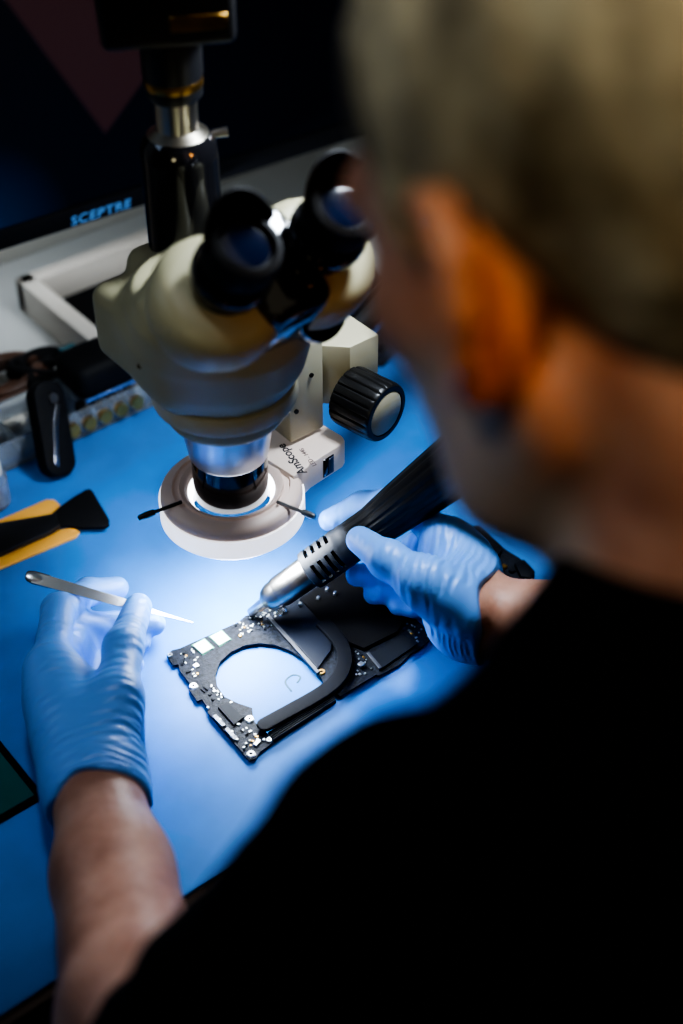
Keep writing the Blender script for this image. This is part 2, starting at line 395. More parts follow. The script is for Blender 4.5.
# ================================================================== MICROSCOPE
scope = tag(empty('stereo_microscope', (SX, SY, .115)), 'cream stereo microscope with black eyepieces above the ring light', 'microscope')
T = Matrix.Translation((SX, SY, 0))
b = bmesh.new(); lathe(b, [(.021, .117), (.024, .113), (.026, .114), (.0262, .147), (.0255, .1475), (.0, .1475)], T, 64)
lathe(b, [(.021, .117), (.0, .118)], T, 64); part('objective_barrel', b, M['gloss'], scope)
b = bmesh.new(); lathe(b, [(.0265, .1475), (.0272, .149), (.0315, .176), (.0325, .181), (.02, .182)], T, 64); part('silver_collar', b, M['alu'], scope)
f = Field((.32, .53, .165), (.52, .76, .33), .0022)
f.cone((SX, SY, .196), (SX, SY, .198), .0405, .0415, .004)
f.rbox((SX, SY, .188), (.039, .039, .006), .0058, k=.002)
f.d[:] = .08
# collar by revolved distance
G = f.grid(); rr = np.sqrt((G[0]-SX)**2+(G[1]-SY)**2); zz = G[2]
prof = np.interp(zz, [.170, .181, .186, .200, .2005, .205, .225, .250, .275, .285], [.036, .0385, .0405, .0415, .0395, .043, .0535, .060, .058, .05]).astype(np.float32)
dd = np.maximum((rr-prof)*.9, np.maximum(.181-zz, zz-.282)); f.d = np.minimum(f.d, dd.astype(np.float32))
f.rbox((.411, .664, .238), (.047, .046, .027), .010, k=.014)
f.rbox((.428, .69, .262), (.030, .03, .012), .010, k=.012)
dE = Vector((0, -.545, .839)); CL = Vector((.383, .588, .304)); CR = Vector((.451, .588, .304))
for c in (CL, CR): f.cone(A3(c)+V3(0, .03, -.02), A3(c)-A3(dE)*.01, .03, .027, .02)
scope_body = f.mesh('body', M['olive'], scope, 2); inp(scope_body, scope)
b = bmesh.new(); lathe(b, [(.0, .0), (.0018, .0005), (.002, -.001), (.0, -.001)], frame_to(at(140, 366, .243), (-.6, -.6, .3)), 12); part('set_screw', b, M['black'], scope)
for i, c in enumerate((CL, CR)):
    fr2 = frame_to(c, dE)
    b = bmesh.new(); lathe(b, [(.02, -.034), (.031, -.030), (.0385, -.014), (.0400, -.004), (.0395, .006), (.0365, .013), (.029, .017), (.0, .017)], fr2, 64)
    h_ = part('prism_housing', b, M['olive'], scope)
    b = bmesh.new(); lathe(b, [(.0185, .016), (.0185, .026), (.0187, .037), (.019, .037), (.019, .046), (.0215, .047), (.0225, .055), (.0205, .0635), (.0165, .065), (.0155, .062), (.0, .0615)], fr2, 48)
    e = part('eyepiece', b, M['rubber'], scope)
    b = bmesh.new(); lathe(b, [(.018, .0255), (.0225, .026), (.0232, .029), (.0232, .036), (.0222, .038), (.018, .0385), (.018, .0255)], fr2, 48); part('diopter_ring', b, M['gloss'], e)
    b = bmesh.new(); lathe(b, [(.0, .0622), (.010, .0628), (.0135, .0622), (.0, .0615)], fr2, 32)
    part('eye_lens', b, M['glass'], e)
    # folded-up rubber eye shield, standing off the far side
    b = bmesh.new()
    n = 22; rows = []
    for k in range(n+1):
        a = math.radians(20 + 140*k/n); hgt = .066+.014*math.sin(PI*k/n)
        rows.append([fr2 @ Vector((.0215*math.cos(a), .0215*math.sin(a), .052)), fr2 @ Vector((.026*math.cos(a), .026*math.sin(a), hgt)), fr2 @ Vector((.0245*math.cos(a), .0245*math.sin(a), hgt)), fr2 @ Vector((.0200*math.cos(a), .0200*math.sin(a), .052))])
    vs = [[b.verts.new(p) for p in r] for r in rows]
    for r1, r2 in zip(vs, vs[1:]):
        for k in range(4): b.faces.new((r1[k], r1[(k+1) % 4], r2[(k+1) % 4], r2[k]))
    b.faces.new(vs[0]); b.faces.new(vs[-1][::-1]); part('eye_shield', b, M['rubber'], e)
# dark glossy bridge between the two prism housings
b = bmesh.new(); mid = (CL+CR)/2
fr3 = frame_to(mid, dE)
prism(b, rbox(.046, .070, .012), -.020, .024, .003, fr3); part('hinge_bridge', b, M['gloss'], scope)
b = bmesh.new(); lathe(b, [(.0, -.02), (.019, -.02), (.0215, -.017), (.0215, .016), (.020, .019), (.0, .019)], frame_to(at(303, 305, .275), (.1, -.85, .25)), 40)
part('zoom_knob', b, M['gloss'], scope)
# trinocular port
TP = Vector((.4345, .697, 0)); TT = Matrix.Translation(TP+Vector((0, 0, -.005)))
b = bmesh.new(); lathe(b, [(.027, .266), (.0265, .274), (.0245, .278), (.0245, .342), (.0235, .350), (.019, .356), (.0, .356)], TT, 48); part('camera_port', b, M['gloss'], scope)
b = bmesh.new(); tube(b, [TP+Vector((.021, -.006, .346)), TP+Vector((.030, -.011, .347))], [.003, .0035], 14); part('port_screw', b, M['worn'], scope)
b = bmesh.new(); lathe(b, [(.0195, .356), (.0165, .358), (.0135, .360), (.0135, .380), (.0, .380)], TT, 40); part('relay_tube', b, mat('nickel', (.6, .55, .46), .28, metal=1, var=.05), scope)
TC = Matrix.Translation(TP+Vector((0, 0, -.013)))
cam_t = tag(empty('microscope_camera', (TP.x, TP.y, .375)), 'black square camera with brass ring mounted on top of the microscope tube', 'camera')
b = bmesh.new(); lathe(b, [(.016, .388), (.0175, .390), (.0175, .3955), (.0, .3955)], TC, 40); lathe(b, [(.0, .4005), (.0175, .4005), (.0185, .403), (.0185, .432), (.0, .432)], TC, 40); part('adapter', b, M['black'], cam_t)
b = bmesh.new(); lathe(b, [(.0, .3955), (.0178, .3955), (.0182, .398), (.0178, .4005), (.0, .4005)], TC, 40); part('brass_ring', b, M['brass'], cam_t)
b = bmesh.new(); box(b, (-.041, -.036, 0), (.036, .038, .055), .005, 3, Matrix.Translation((TP.x, TP.y, .419)) @ Matrix.Rotation(math.radians(-28), 4, 'Z')); part('camera_body', b, M['black'], cam_t)
b = bmesh.new(); box(b, (-.002, -.0368, .010), (.030, -.0355, .019), .0004, 1, Matrix.Translation((TP.x, TP.y, .419)) @ Matrix.Rotation(math.radians(-28), 4, 'Z')); part('side_glint', b, M['brass'], cam_t)  # orange glint on the camera's side, put in as a brass strip

# ================================================================== STAND with focus block
stand = tag(empty('microscope_stand', (.66, .72, 0)), 'cream focusing block and arm with ribbed black knob right of the microscope', 'microscope stand')
b = bmesh.new(); n = 40
prism(b, [(.0415*math.cos(2*PI*i/n)*1.16, .0415*math.sin(2*PI*i/n)*1.16) for i in range(n)], .196, .210, .002, T)
part('holder_ring', b, M['cream'], stand)
def at_b(px, py, z): return at(px, py, z)
# the plate and the V-shaped block (prism across X/Z, extruded along Y)
def xz_prism(bm, pts, y0, y1, bev=.001):
    m = Matrix(((1, 0, 0, 0), (0, 0, -1, 0), (0, 1, 0, 0), (0, 0, 0, 1)))
    prism(bm, [(p[0], p[1]) for p in pts], -y1, -y0, bev, m)
b = bmesh.new(); box(b, (.472, .640, .124), (.502, .69, .200), .0015); part('slide_plate', b, M['cream'], stand)
b = bmesh.new(); prism(b, [(.500, .642), (.512, .654), (.526, .640), (.552, .640), (.552, .70), (.500, .70)], .132, .183, .0012); part('focus_block', b, M['cream'], stand)
for px, py, z in ((322, 383, .175), (306, 419, .15)):
    b = bmesh.new(); lathe(b, [(.0, .0), (.0016, .0), (.0018, .0012), (.0, .0012)], frame_to((at(px, py, z).x, .640, at(px, py, z).z), (0, -1, 0)), 12); part('screw', b, M['black'], stand)
kz = .143; kc = Vector((.524, .640, kz)); kd = Vector((.19, -.98, 0)).normalized()
def ribbed(bm, mtx, r, l, n=120, rib=20):
    rings = []
    for (rr_, z, rb) in ((r*.90, 0, 0), (r*.985, .001, 1), (r, .004, 1), (r, l-.004, 1), (r*.97, l-.001, 0), (r*.93, l, 0), (r*.78, l, 0), (r*.775, l-.0015, 0)):
        rings.append([bm.verts.new(mtx @ Vector(((rr_-(.0012 if rb and (i % (n//rib)) < 1 else 0))*math.cos(2*PI*i/n), (rr_-(.0012 if rb and (i % (n//rib)) < 1 else 0))*math.sin(2*PI*i/n), z))) for i in range(n)])
    for a, c in zip(rings, rings[1:]):
        for i in range(n): bm.faces.new((a[i], a[(i+1) % n], c[(i+1) % n], c[i]))
    bm.faces.new(rings[0][::-1]); bm.faces.new(rings[-1])
for s, c in ((1, kc), (-1, Vector((.515, .70, kz)))):
    dr = kd*s; fk = frame_to(c, dr)
    b = bmesh.new(); ribbed(b, fk, .0225, .036); kb = part('focus_knob', b, mat('knob_black', (.010, .010, .011), .34, var=.1), stand)
    b = bmesh.new(); lathe(b, [(.0, .0344), (.0168, .0344), (.0172, .0352), (.0160, .0362), (.0, .0364)], fk, 40); part('knob_cap', b, M['cream'], kb)
b = bmesh.new(); tube(b, [(.545, .672, .160), (.70, .735, .160), (.93, .80, .160)], .0125, 24); part('boom_arm', b, M['steel'], stand)
b = bmesh.new(); lathe(b, [(.022, .0), (.022, .24), (.019, .243), (.0, .243)], Matrix.Translation((.93, .80, .012)), 32); part('pillar', b, M['steel'], stand)
b = bmesh.new(); prism(b, rbox(.20, .20, .02, cx=.93, cy=.80), .0003, .014, .003); part('base', b, M['black'], stand)
b = bmesh.new(); box(b, (.895, .765, .135), (.965, .835, .185), .006); part('arm_clamp', b, M['cream'], stand)

# ================================================================== LOGIC BOARD
board = tag(empty('circuit_board', (.42, .57, 0)), 'black computer logic board with round fan cutout lying on the mat under the nozzle', 'circuit board')
def PB(x, y, z=.004): v = at(x, y, z); return (v.x, v.y)
outline = [(166.5, 655), (173, 665), (178, 664), (180, 671), (189.5, 683), (189, 689), (197, 701), (202, 699), (208, 708), (207.6, 712), (249, 760), (255.5, 758.5), (260, 751.6), (273, 742), (271, 736),
 (262, 729), (255, 722), (253, 716.5), (252, 707.7), (238, 703), (224.7, 696.7), (217, 685.7), (215.5, 674.7), (220, 661.5), (231, 651.6), (244.5, 645), (260, 643), (275, 644.5), (290.7, 650.5), (303, 659), (318, 672), (322, 679), (326, 690), (336, 693), (340.5, 696), (376, 674.4), (379, 675.5), (400, 664), (410, 654), (422, 647), (433, 636), (425, 627), (352, 563), (262, 605), (256, 612), (245, 616), (238, 622), (180, 648), (172, 650)]
b = bmesh.new(); prism(b, [PB(*p) for p in outline], .0022, .0038)
bo = part('board', b, M['pcb'], board, smooth=False)
def quadpart(name, pts, z0, z1, m, bev=.0003, parent=None):
    bb = bmesh.new(); prism(bb, [PB(x, y, z1) for x, y in pts], z0, z1, bev); return part(name, bb, m, parent or board, smooth=False)
for cx, cy in ((203, 646.5), (220, 638)):
    quadpart('pad_border', [(cx-11.5, cy-1.5), (cx-.5, cy+8.5), (cx+11.5, cy+1), (cx+1.5, cy-8.5)], .0038, .0043, M['shieldgreen'])
    quadpart('silver_pad', [(cx-10, cy-1.5), (cx-1, cy+7), (cx+10, cy+1), (cx+1.5, cy-7.5)], .0043, .0052, M['shield'])
quadpart('large_chip', [(218, 707), (227, 701), (244, 717), (234, 725)], .0038, .0054, M['chip'])
quadpart('heat_spreader', [(273, 618), (302, 600), (333, 630), (331, 650), (318, 668)], .0038, .0062, mat('spreader', (.006, .009, .018), .4, spec=.3, var=.1))
quadpart('spreader_rail', [(267, 617), (270, 615), (320, 671), (317, 673)], .0038, .0066, mat('dark_rail', (.09, .095, .11), .5, metal=.8), .0002)
quadpart('black_tape', [(300, 598), (352, 568), (405, 618), (398, 631), (364, 648), (345, 640), (332, 632)], .0038, .0078, M['matte'])
quadpart('side_plate', [(370, 654), (403, 634), (417, 644), (382, 668)], .0038, .0062, M['chip'])
quadpart('plate_rail', [(366, 653), (369, 651.5), (382, 667), (379, 668.5)], .0038, .0066, mat('dark_rail', (.09, .095, .11), .5, metal=.8), .0002)
# flat heat pipe
pp = smoothpath([at(x, y, .0075) for x, y in ((259, 728), (290, 711), (320, 694), (338, 679), (345, 661), (341, 644), (331, 631), (322, 622))], 8)
b = bmesh.new(); N_ = 16; rings = []
for i, p in enumerate(pp):
    t = (pp[min(i+1, len(pp)-1)]-pp[max(i-1, 0)]).normalized(); s = Vector((t.y, -t.x, 0)); w = .0056 if i > 1 else (.003, .0048)[i]
    rings.append([b.verts.new(p + s*(w*max(-1, min(1, 1.25*math.cos(2*PI*k/N_)))) + Vector((0, 0, .0016*max(-1, min(1, 1.3*math.sin(2*PI*k/N_)))))) for k in range(N_)])
for a, c in zip(rings, rings[1:]):
    for k in range(N_): b.faces.new((a[k], a[(k+1) % N_], c[(k+1) % N_], c[k]))
b.faces.new(rings[0][::-1]); b.faces.new(rings[-1]); part('heat_pipe', b, mat('pipe_black', (.005, .006, .010), .6, spec=.15, var=.1), board)
# finned heatsink outside the board's front edge
b = bmesh.new(); h0 = [(268, 733), (333, 693), (336, 701), (274, 741)]
def lerp(p, q, t): return (p[0]+(q[0]-p[0])*t, p[1]+(q[1]-p[1])*t)
prism(b, [PB(x, y, .003) for x, y in h0], .0008, .0042, .0003)
for k in range(5):
    a = lerp(h0[0], h0[3], k/5); c = lerp(h0[1], h0[2], k/5); a2 = lerp(h0[0], h0[3], (k+.5)/5); c2 = lerp(h0[1], h0[2], (k+.5)/5)
    prism(b, [PB(*a, .0055), PB(*c, .0055), PB(*c2, .0055), PB(*a2, .0055)], .0042, .0062, .0001)
part('fin_stack', b, M['chip'], board)
for x, y, big in ((170, 655, 0), (193.5, 686, 1), (249.5, 719, 1), (251, 754, 1), (321.5, 672, 1), (269, 740, 0)):
    c = at(x, y, .0042); b = bmesh.new(); r = .0026 if big else .0018
    lathe(b, [(r*.45, .0), (r, .0), (r, .0009), (r*.92, .0012), (r*.45, .0012), (r*.45, .0)], Matrix.Translation((c.x, c.y, .0038)), 24)
    part('screw_hole', b, M['silver'] if x != 321.5 else M['brass'], board)
    b = bmesh.new(); lathe(b, [(.0, .0004), (r*.44, .0004), (r*.44, .0008), (.0, .0008)], Matrix.Translation((c.x, c.y, .0038)), 16); part('hole_centre', b, M['matte'], board)
    if big and x != 321.5:
        b = bmesh.new(); s = .0034; prism(b, rbox(2*s*.8, 2*s*.8, .0012, 3, c.x, c.y), .00375, .0041, .0001); part('solder_pad', b, M['shield'], board)
XA = Vector((1, .02)).normalized()
def comp(name, x, y, w, l, hgt, m, rot=0, z=.0038):
    c = at(x, y, z+hgt); b = bmesh.new()
    box(b, (-w/2, -l/2, 0), (w/2, l/2, hgt), min(w, l)*.12, 1, Matrix.Translation((c.x, c.y, z)) @ Matrix.Rotation(math.radians(rot), 4, 'Z'))
    return part(name, b, m, board)
for x, y, w, l, r in ((184, 660, .0035, .0012, 65), (182, 663, .0035, .0012, 65), (196, 665, .004, .004, 3), (188, 671, .003, .002, 20), (203, 690, .0012, .0045, 5), (206, 688, .0012, .0045, 5), (210, 694, .0025, .002, 10), (213, 699, .0018, .002, 0)):
    comp('controller_chip' if w*l > 1e-5 else 'resistor', x, y, w, l, .0009, M['silver'] if w*l > 1e-5 else M['chip'], r)
for x, y in ((214, 715), (226, 728)):   # long silver connectors down the left edge
    c = at(x, y, .005); c2 = at(x+10, y+11, .005); v = (c2-c); b = bmesh.new()
    box(b, (-v.length/2, -.0016, 0), (v.length/2, .0016, .0014), .0003, 1, Matrix.Translation(((c+c2)/2).to_3d()*1.0) @ Matrix.Translation((0, 0, -.0012)) @ Matrix.Rotation(math.atan2(v.y, v.x), 4, 'Z'))
    part('connector', b, mat('connector_grey', (.16, .17, .19), .45, metal=.5, var=.8, vscale=600), board)
comp('coil', 361, 663.5, .0045, .0045, .003, M['silver'], 5)
comp('coil', 257, 742, .006, .003, .0014, M['silver'], 20)
for x, y in ((246, 743), (264, 739), (237, 739), (244, 747), (208, 707), (220, 719), (232, 731), (293, 612)): comp('solder_post', x, y, .0016, .0016, .0014, M['solder'], 10)
for x, y in ((335, 590), (318, 595), (327, 586), (300, 601)): comp('solder_post', x, y+2, .0028, .0020, .003, M['silver'], 30, z=.0076 if x > 325 else .0062)
regions = [((258, 612), (277, 606), (283, 622), (262, 630), 34), ((232, 622), (256, 614), (262, 628), (240, 636), 26), ((348, 645), (360, 648), (372, 668), (344, 690), 30), ((404, 622), (418, 626), (430, 636), (415, 644), 16),
           ((180, 652), (192, 648), (205, 668), (192, 680), 18), ((208, 680), (214, 688), (232, 702), (222, 706), 14), ((236, 720), (246, 726), (262, 738), (250, 748), 16)]
small = bmesh.new(); placed = 0; bybig = []
for a, c, d_, e, n in regions:
    for k in range(n):
        s, t = random.random(), random.random(); p = lerp(lerp(a, c, s), lerp(e, d_, s), t)
        dark = random.random() < .45
        bybig.append((p, random.choice((.0009, .0013, .002)), random.choice((.0009, .0014, .0022)), random.uniform(.0005, .0011), 'chip' if dark else random.choice(('solder', 'solder', 'solder', 'brass')), random.choice((0, 90, 45))))
bybig.sort(key=lambda q: -q[1]*q[2])
for q, (p, w_, l_, h_, mm_, ro) in enumerate(bybig):
    if q < 95: comp('capacitor', p[0], p[1], w_, l_, h_, M[mm_], ro)
    else:
        c = at(p[0], p[1], .0038+h_); box(small, (-w_/2, -l_/2, 0), (w_/2, l_/2, h_), .0001, 1, Matrix.Translation((c.x, c.y, .0038)) @ Matrix.Rotation(math.radians(ro), 4, 'Z'))
so = part('tiny_capacitors', small, M['solder'], board); so['kind'] = 'stuff'

# second board, lying behind the right hand
b2 = tag(empty('circuit_board', (.59, .56, 0)), 'small black circuit board lying on the mat behind the right glove', 'circuit board')
def PQ(bm, pts, z0, z1, bev=.0003): prism(bm, [PB(x, y, z1) for x, y in pts], z0, z1, bev)
b = bmesh.new(); PQ(b, [(463, 527), (480, 524), (504, 548), (520, 558), (535, 572), (534, 582), (505, 582), (490, 574), (478, 560)], .0008, .003); part('board', b, M['pcb'], b2, smooth=False)
b = bmesh.new(); PQ(b, [(466, 532), (479, 525), (503, 547), (499, 554), (478, 556)], .003, .008); part('shield_plate', b, M['chip'], b2)
b = bmesh.new(); PQ(b, [(515, 563), (524, 559), (535, 571), (531, 578), (521, 576)], .003, .007); part('connector', b, M['chip'], b2)
for x, y, m in ((467, 529, 'silver'), (528, 579, 'silver'), (496, 554, 'brass'), (504, 567, 'brass'), (492, 571, 'silver'), (512, 571, 'chip'), (485, 564, 'chip'), (508, 577, 'chip')):
    b = bmesh.new(); c = at(x, y, .004)
    if m == 'silver' and x != 492: lathe(b, [(.0012, .003), (.003, .003), (.003, .0048), (.0012, .0048), (.0012, .003)], Matrix.Translation((c.x, c.y, 0)), 20); part('screw_hole', b, M['silver'], b2)
    else: box(b, (c.x-.002, c.y-.002, .003), (c.x+.002, c.y+.002, .0052), .0003, 1); part('capacitor', b, M[m], b2)

# ================================================================== HOT AIR GUN
gun = tag(empty('hot_air_gun', at(250, 612, .008)), 'hot air rework gun with steel barrel and ribbed black handle in the right hand', 'hot air gun')
g0 = at(251, 612, .0085); g1 = at(268, 600, .025); g4 = at(468, 455, .138)
gd = (at(372, 527, .075)-g1).normalized()
def gat(px, py, z): return at(px, py, z)
tipd = (g1-g0).normalized()
b = bmesh.new(); lathe(b, [(.0022, 0), (.0034, 0), (.0042, .014), (.0045, .022), (.0022, .022), (.0022, 0)], frame_to(g0, tipd), 24); part('nozzle', b, M['alu'], gun)
FG = frame_to(g1, gd)
b = bmesh.new(); lathe(b, [(.0, -.004), (.005, -.004), (.0085, -.001), (.0105, .004), (.0108, .010), (.0, .010)], FG, 40); part('nozzle_clamp', b, M['worn'], gun)
b = bmesh.new(); box(b, (-.003, -.0155, .001), (.003, -.009, .008), .0008, 1, FG); lathe(b, [(.0, 0), (.0022, 0), (.0022, .014), (.0, .014)], FG @ Matrix.Translation((-.007, -.0135, .0045)) @ Matrix.Rotation(PI/2, 4, 'Y'), 12); part('clamp_screw', b, M['steel'], gun)
b = bmesh.new(); lathe(b, [(.0, .009), (.0112, .009), (.0118, .011), (.0122, .042), (.0, .042)], FG, 48); part('steel_barrel', b, M['worn'], gun)
# slotted heat shroud: real openings cut between ribs
b = bmesh.new(); R_ = .0152; n = 96; zs = [.038, .0395, .045, .047, .059, .061, .066, .0745, .0765, .081, .0825]
zs = [.038, .040, .045, .0465, .0585, .060, .069, .0815, .083]
def hole(i, j):
    return j in (2, 3) and (i % 8) in (1, 2, 3) or False
zz_ = [.037, .0385, .0445, .0455, .0565, .0575, .066, .070]
def slot(i, j): return j in (2, 3, 4) and (i % 8) in (1, 2, 3) if j == 3 else False
prof = [(.0125, .0365), (.0148, .0375), (R_, .0400)] + [(R_, .0425+.0030*q) for q in range(8)] + [(R_+.0003, .067), (R_-.0004, .069), (R_, .071), (R_-.0006, .078)]
out = [[b.verts.new(FG @ Vector((r*math.cos(2*PI*i/n), r*math.sin(2*PI*i/n), z))) for i in range(n)] for r, z in prof]
inn = [[b.verts.new(FG @ Vector(((r-.0015)*math.cos(2*PI*i/n), (r-.0015)*math.sin(2*PI*i/n), z))) for i in range(n)] for r, z in prof]
def isslot(i, j): return j in (3, 5, 7, 9) and (i % 24) < 17
for j in range(len(prof)-1):
    for i in range(n):
        k = (i+1) % n
        if isslot(i, j):
            if not isslot((i-1) % n, j): b.faces.new((out[j][i], out[j+1][i], inn[j+1][i], inn[j][i]))
            if not isslot(k, j): b.faces.new((out[j][k], inn[j][k], inn[j+1][k], out[j+1][k]))
            b.faces.new((out[j][i], inn[j][i], inn[j][k], out[j][k])); b.faces.new((out[j+1][i], out[j+1][k], inn[j+1][k], inn[j+1][i]))
        else:
            b.faces.new((out[j][i], out[j][k], out[j+1][k], out[j+1][i])); b.faces.new((inn[j][i], inn[j+1][i], inn[j+1][k], inn[j][k]))
for i in range(n):
    k = (i+1) % n; b.faces.new((out[0][i], inn[0][i], inn[0][k], out[0][k])); b.faces.new((out[-1][i], out[-1][k], inn[-1][k], inn[-1][i]))
part('slotted_shroud', b, mat('shroud', (.022, .026, .034), .48, var=.1), gun)
# handle: ribbed sleeve that widens to the back
h1 = g1+gd*.076
b = bmesh.new(); lathe(b, [(.0, .042), (.0108, .042), (.0108, .079), (.0, .079)], FG, 32); part('dark_core', b, M['matte'], gun)  # black core added inside so no light shows through the slots
b = bmesh.new(); n = 96; rows = []
hd = (g4-h1); hl = hd.length; pts = smoothpath([h1, h1+gd*.03, g4, g4+hd.normalized()*.06+Vector((.0, -.005, .01))], 8)
for i, p in enumerate(pts):
    t = (pts[min(i+1, len(pts)-1)]-pts[max(i-1, 0)]).normalized(); u = i/(len(pts)-1)
    r = .0148+.0075*min(1, max(0, (u-.25)/.5))+.002*u; m_ = frame_to(p, t)
    rows.append([b.verts.new(m_ @ Vector(((r-(.0009 if (k % 6) < 2 and u > .04 else 0))*math.cos(2*PI*k/n), (r-(.0009 if (k % 6) < 2 and u > .04 else 0))*math.sin(2*PI*k/n), 0))) for k in range(n)])
for a, c in zip(rows, rows[1:]):
    for k in range(n): b.faces.new((a[k], a[(k+1) % n], c[(k+1) % n], c[k]))
b.faces.new(rows[0][::-1]); b.faces.new(rows[-1]); part('handle', b, M['black'], gun)
e_ = pts[-1]; ed = (pts[-1]-pts[-3]).normalized()
b = bmesh.new(); tube(b, smoothpath([e_-ed*.004, e_+ed*.05, Vector((.80, .50, .19)), Vector((.98, .62, .06)), Vector((1.15, .75, .02))], 10), .0135, 20); part('hose', b, M['rubber'], gun)

# ================================================================== TWEEZERS
tw = tag(empty('tweezers', at(193, 623, .02)), 'fine-pointed steel tweezers pinched in the left gloved hand', 'tweezers')
ta = at(32, 577, .074); tb = at(193, 623, .022); td_ = (tb-ta).normalized(); ts = Vector((0, 0, 1)).cross(td_).normalized(); ts = Vector((-.22, -.30, .95)); ts = (ts-td_*ts.dot(td_)).normalized()
for s in (-1, 1):
    b = bmesh.new(); rows = []; nn = 24
    for i in range(nn+1):
        u = i/nn; gap = .0042*math.sin(PI*min(1, u*1.02))*s*.9+.0006*s; w = .0048*(1-u)**.6+.0006 if u > .55 else .0048-.0012*(u/.55)
        if u > .5: w = .0034*(1-(u-.5)/.5)**1.7+.0003
        if u <= .5: w = .0042-.0008*(u/.5)
        th = .0006; p = ta+(tb-ta)*u+ts*gap+td_.cross(ts)*(s*.0016*math.sin(PI*min(1, u))+s*.0005)
        upv = ts.cross(td_).normalized()
        rows.append([b.verts.new(p+upv*w+ts*th), b.verts.new(p-upv*w+ts*th), b.verts.new(p-upv*w-ts*th), b.verts.new(p+upv*w-ts*th)])
    for r1, r2 in zip(rows, rows[1:]):
        for k in range(4): b.faces.new((r1[k], r1[(k+1) % 4], r2[(k+1) % 4], r2[k]))
    b.faces.new(rows[0]); b.faces.new(rows[-1][::-1]); part('prong', b, mat('tweezer_steel', (.62, .64, .68), .26, metal=.92, var=.08, vscale=60), tw)
b = bmesh.new(); tube(b, [ta-td_*.0045, ta-td_*.003, ta+td_*.001, ta+td_*.012, ta+td_*.013], [.0022, .0040, .0051, .0051, .0045], 20, flat=.38, up=tuple(ts)); part('grip_end', b, mat('tweezer_steel', (.66, .68, .70), .36), tw)

# ================================================================== PERSON
H0 = V3(.338, .261, .517); al = math.radians(28); yw = math.radians(-1)
def rotz(v, a): return np.array([v[0]*math.cos(a)-v[1]*math.sin(a), v[0]*math.sin(a)+v[1]*math.cos(a), v[2]])
hf = rotz(V3(0, math.cos(al), -math.sin(al)), yw); hu = rotz(V3(0, math.sin(al), math.cos(al)), yw); hl_ = rotz(V3(-1, 0, 0), yw)
def HP(l, f_, u): return H0+hl_*l+hf*f_+hu*u
AX = (hl_, hf, hu)
LW = A3(at(97, 792, .048)); LE = V3(.127, .286, .095); LS = V3(.190, .178, .362)
RW = A3(at(481, 617, .058)); RE = V3(.665, .245, .095); RS = V3(.53, .185, .355)

# left hand joints (photo point, height)
def J(*a): return A3(at(*a))
LH = dict(wrist=LW, idx=[J(50, 668, .060), J(58, 610, .058), J(88, 592, .034), J(117, 588, .028)],
          mid=[J(56, 676, .044), J(76, 626, .034), J(116, 626, .020), J(154, 624, .017)],
          rng_=[J(66, 690, .030), J(84, 640, .022), J(115, 640, .012), J(140, 642, .010)],
          pnk=[J(80, 708, .020), J(96, 668, .012), J(118, 660, .0095), J(134, 664, .009)],
          thb=[J(97, 752, .052), J(116, 700, .066), J(123, 648, .064), J(138, 607, .052)])
RH = dict(wrist=RW, idx=[J(445, 540, .082), J(402, 500, .072), J(362, 505, .060), J(330, 520, .052)],
          mid=[J(452, 548, .066), J(418, 548, .036), J(386, 574, .030), J(357, 575, .034)],
          rng_=[J(458, 570, .048), J(425, 575, .022), J(396, 592, .017), J(374, 594, .020)],
          pnk=[J(466, 590, .036), J(440, 598, .016), J(415, 606, .0135), J(398, 606, .013)],
          thb=[J(468, 612, .082), J(424, 582, .098), J(388, 560, .098), J(360, 540, .088)])
def hand(f, Hd, g=1.0, k=.008, palm=True, fingers=True, mirror=1):
    W = Hd['wrist']
    if palm:
        for key, r in (('idx', .0165), ('mid', .0165), ('rng_', .0155), ('pnk', .0145)):
            f.cone(W+(Hd[key][0]-W)*.12, Hd[key][0], .021*g, r*g, k*2.2)
        c = (Hd['idx'][0]+Hd['mid'][0]+Hd['rng_'][0]+W)/4; f.cone(W, c, .026*g, .023*g, .02)
        f.cone(W+(Hd['thb'][0]-W)*.2, Hd['thb'][1], .023*g, .0165*g, .016)
        f.cone((Hd['thb'][1]+Hd['thb'][0])/2, (Hd['idx'][0]+W)/2, .016*g, .018*g, .016)
    if fingers:
        for key, rs in (('idx', (.0125, .0112, .0098, .0085)), ('mid', (.0125, .0112, .0098, .0085)), ('rng_', (.0118, .0105, .0093, .008)), ('pnk', (.0105, .0092, .0082, .0072))):
            f.chain(Hd[key], [r*g for r in rs], .005)
        f.chain(Hd['thb'], [.0185*g, .0150*g, .0125*g, .0098*g], .008)

# ---- body: one skin
f = Field((.06, -.22, -.30), (.80, .72, .66), .0034)
f.cone(V3(.40, -.03, -.20), V3(.375, .05, .08), .135, .13, .05)
f.cone(V3(.375, .03, .08), V3(.365, .09, .275), .13, .115, .06)
f.cone(LS+V3(.06, -.035, -.05), RS+V3(-.06, -.035, -.05), .080, .080, .06)
f.cone(V3(.360, .125, .345), V3(.356, .158, .412), .075, .065, .05)
f.cone(V3(.356, .148, .395), HP(0, -.035, -.045), .070, .060, .03)
f.cone(V3(.362, .135, .392), LS+V3(.02, -.01, -.015), .062, .042, .05); f.cone(V3(.362, .135, .392), RS+V3(-.02, 0, .0), .05, .045, .05)
for S_, E_, W_ in ((LS, LE, LW), (RS, RE, RW)):
    f.chain([S_, (S_+E_)/2, E_], [.055, .049, .040], .02)
    Mi = E_+(W_-E_)*.3; f.chain([E_, Mi, E_+(W_-E_)*.72, W_], [.037, .041, .033, .0265], .015)
hand(f, LH, .72); hand(f, RH, .72)
f.cone(HP(.006, .036, -.066), V3(.346, .196, .408), .052, .054, .03)
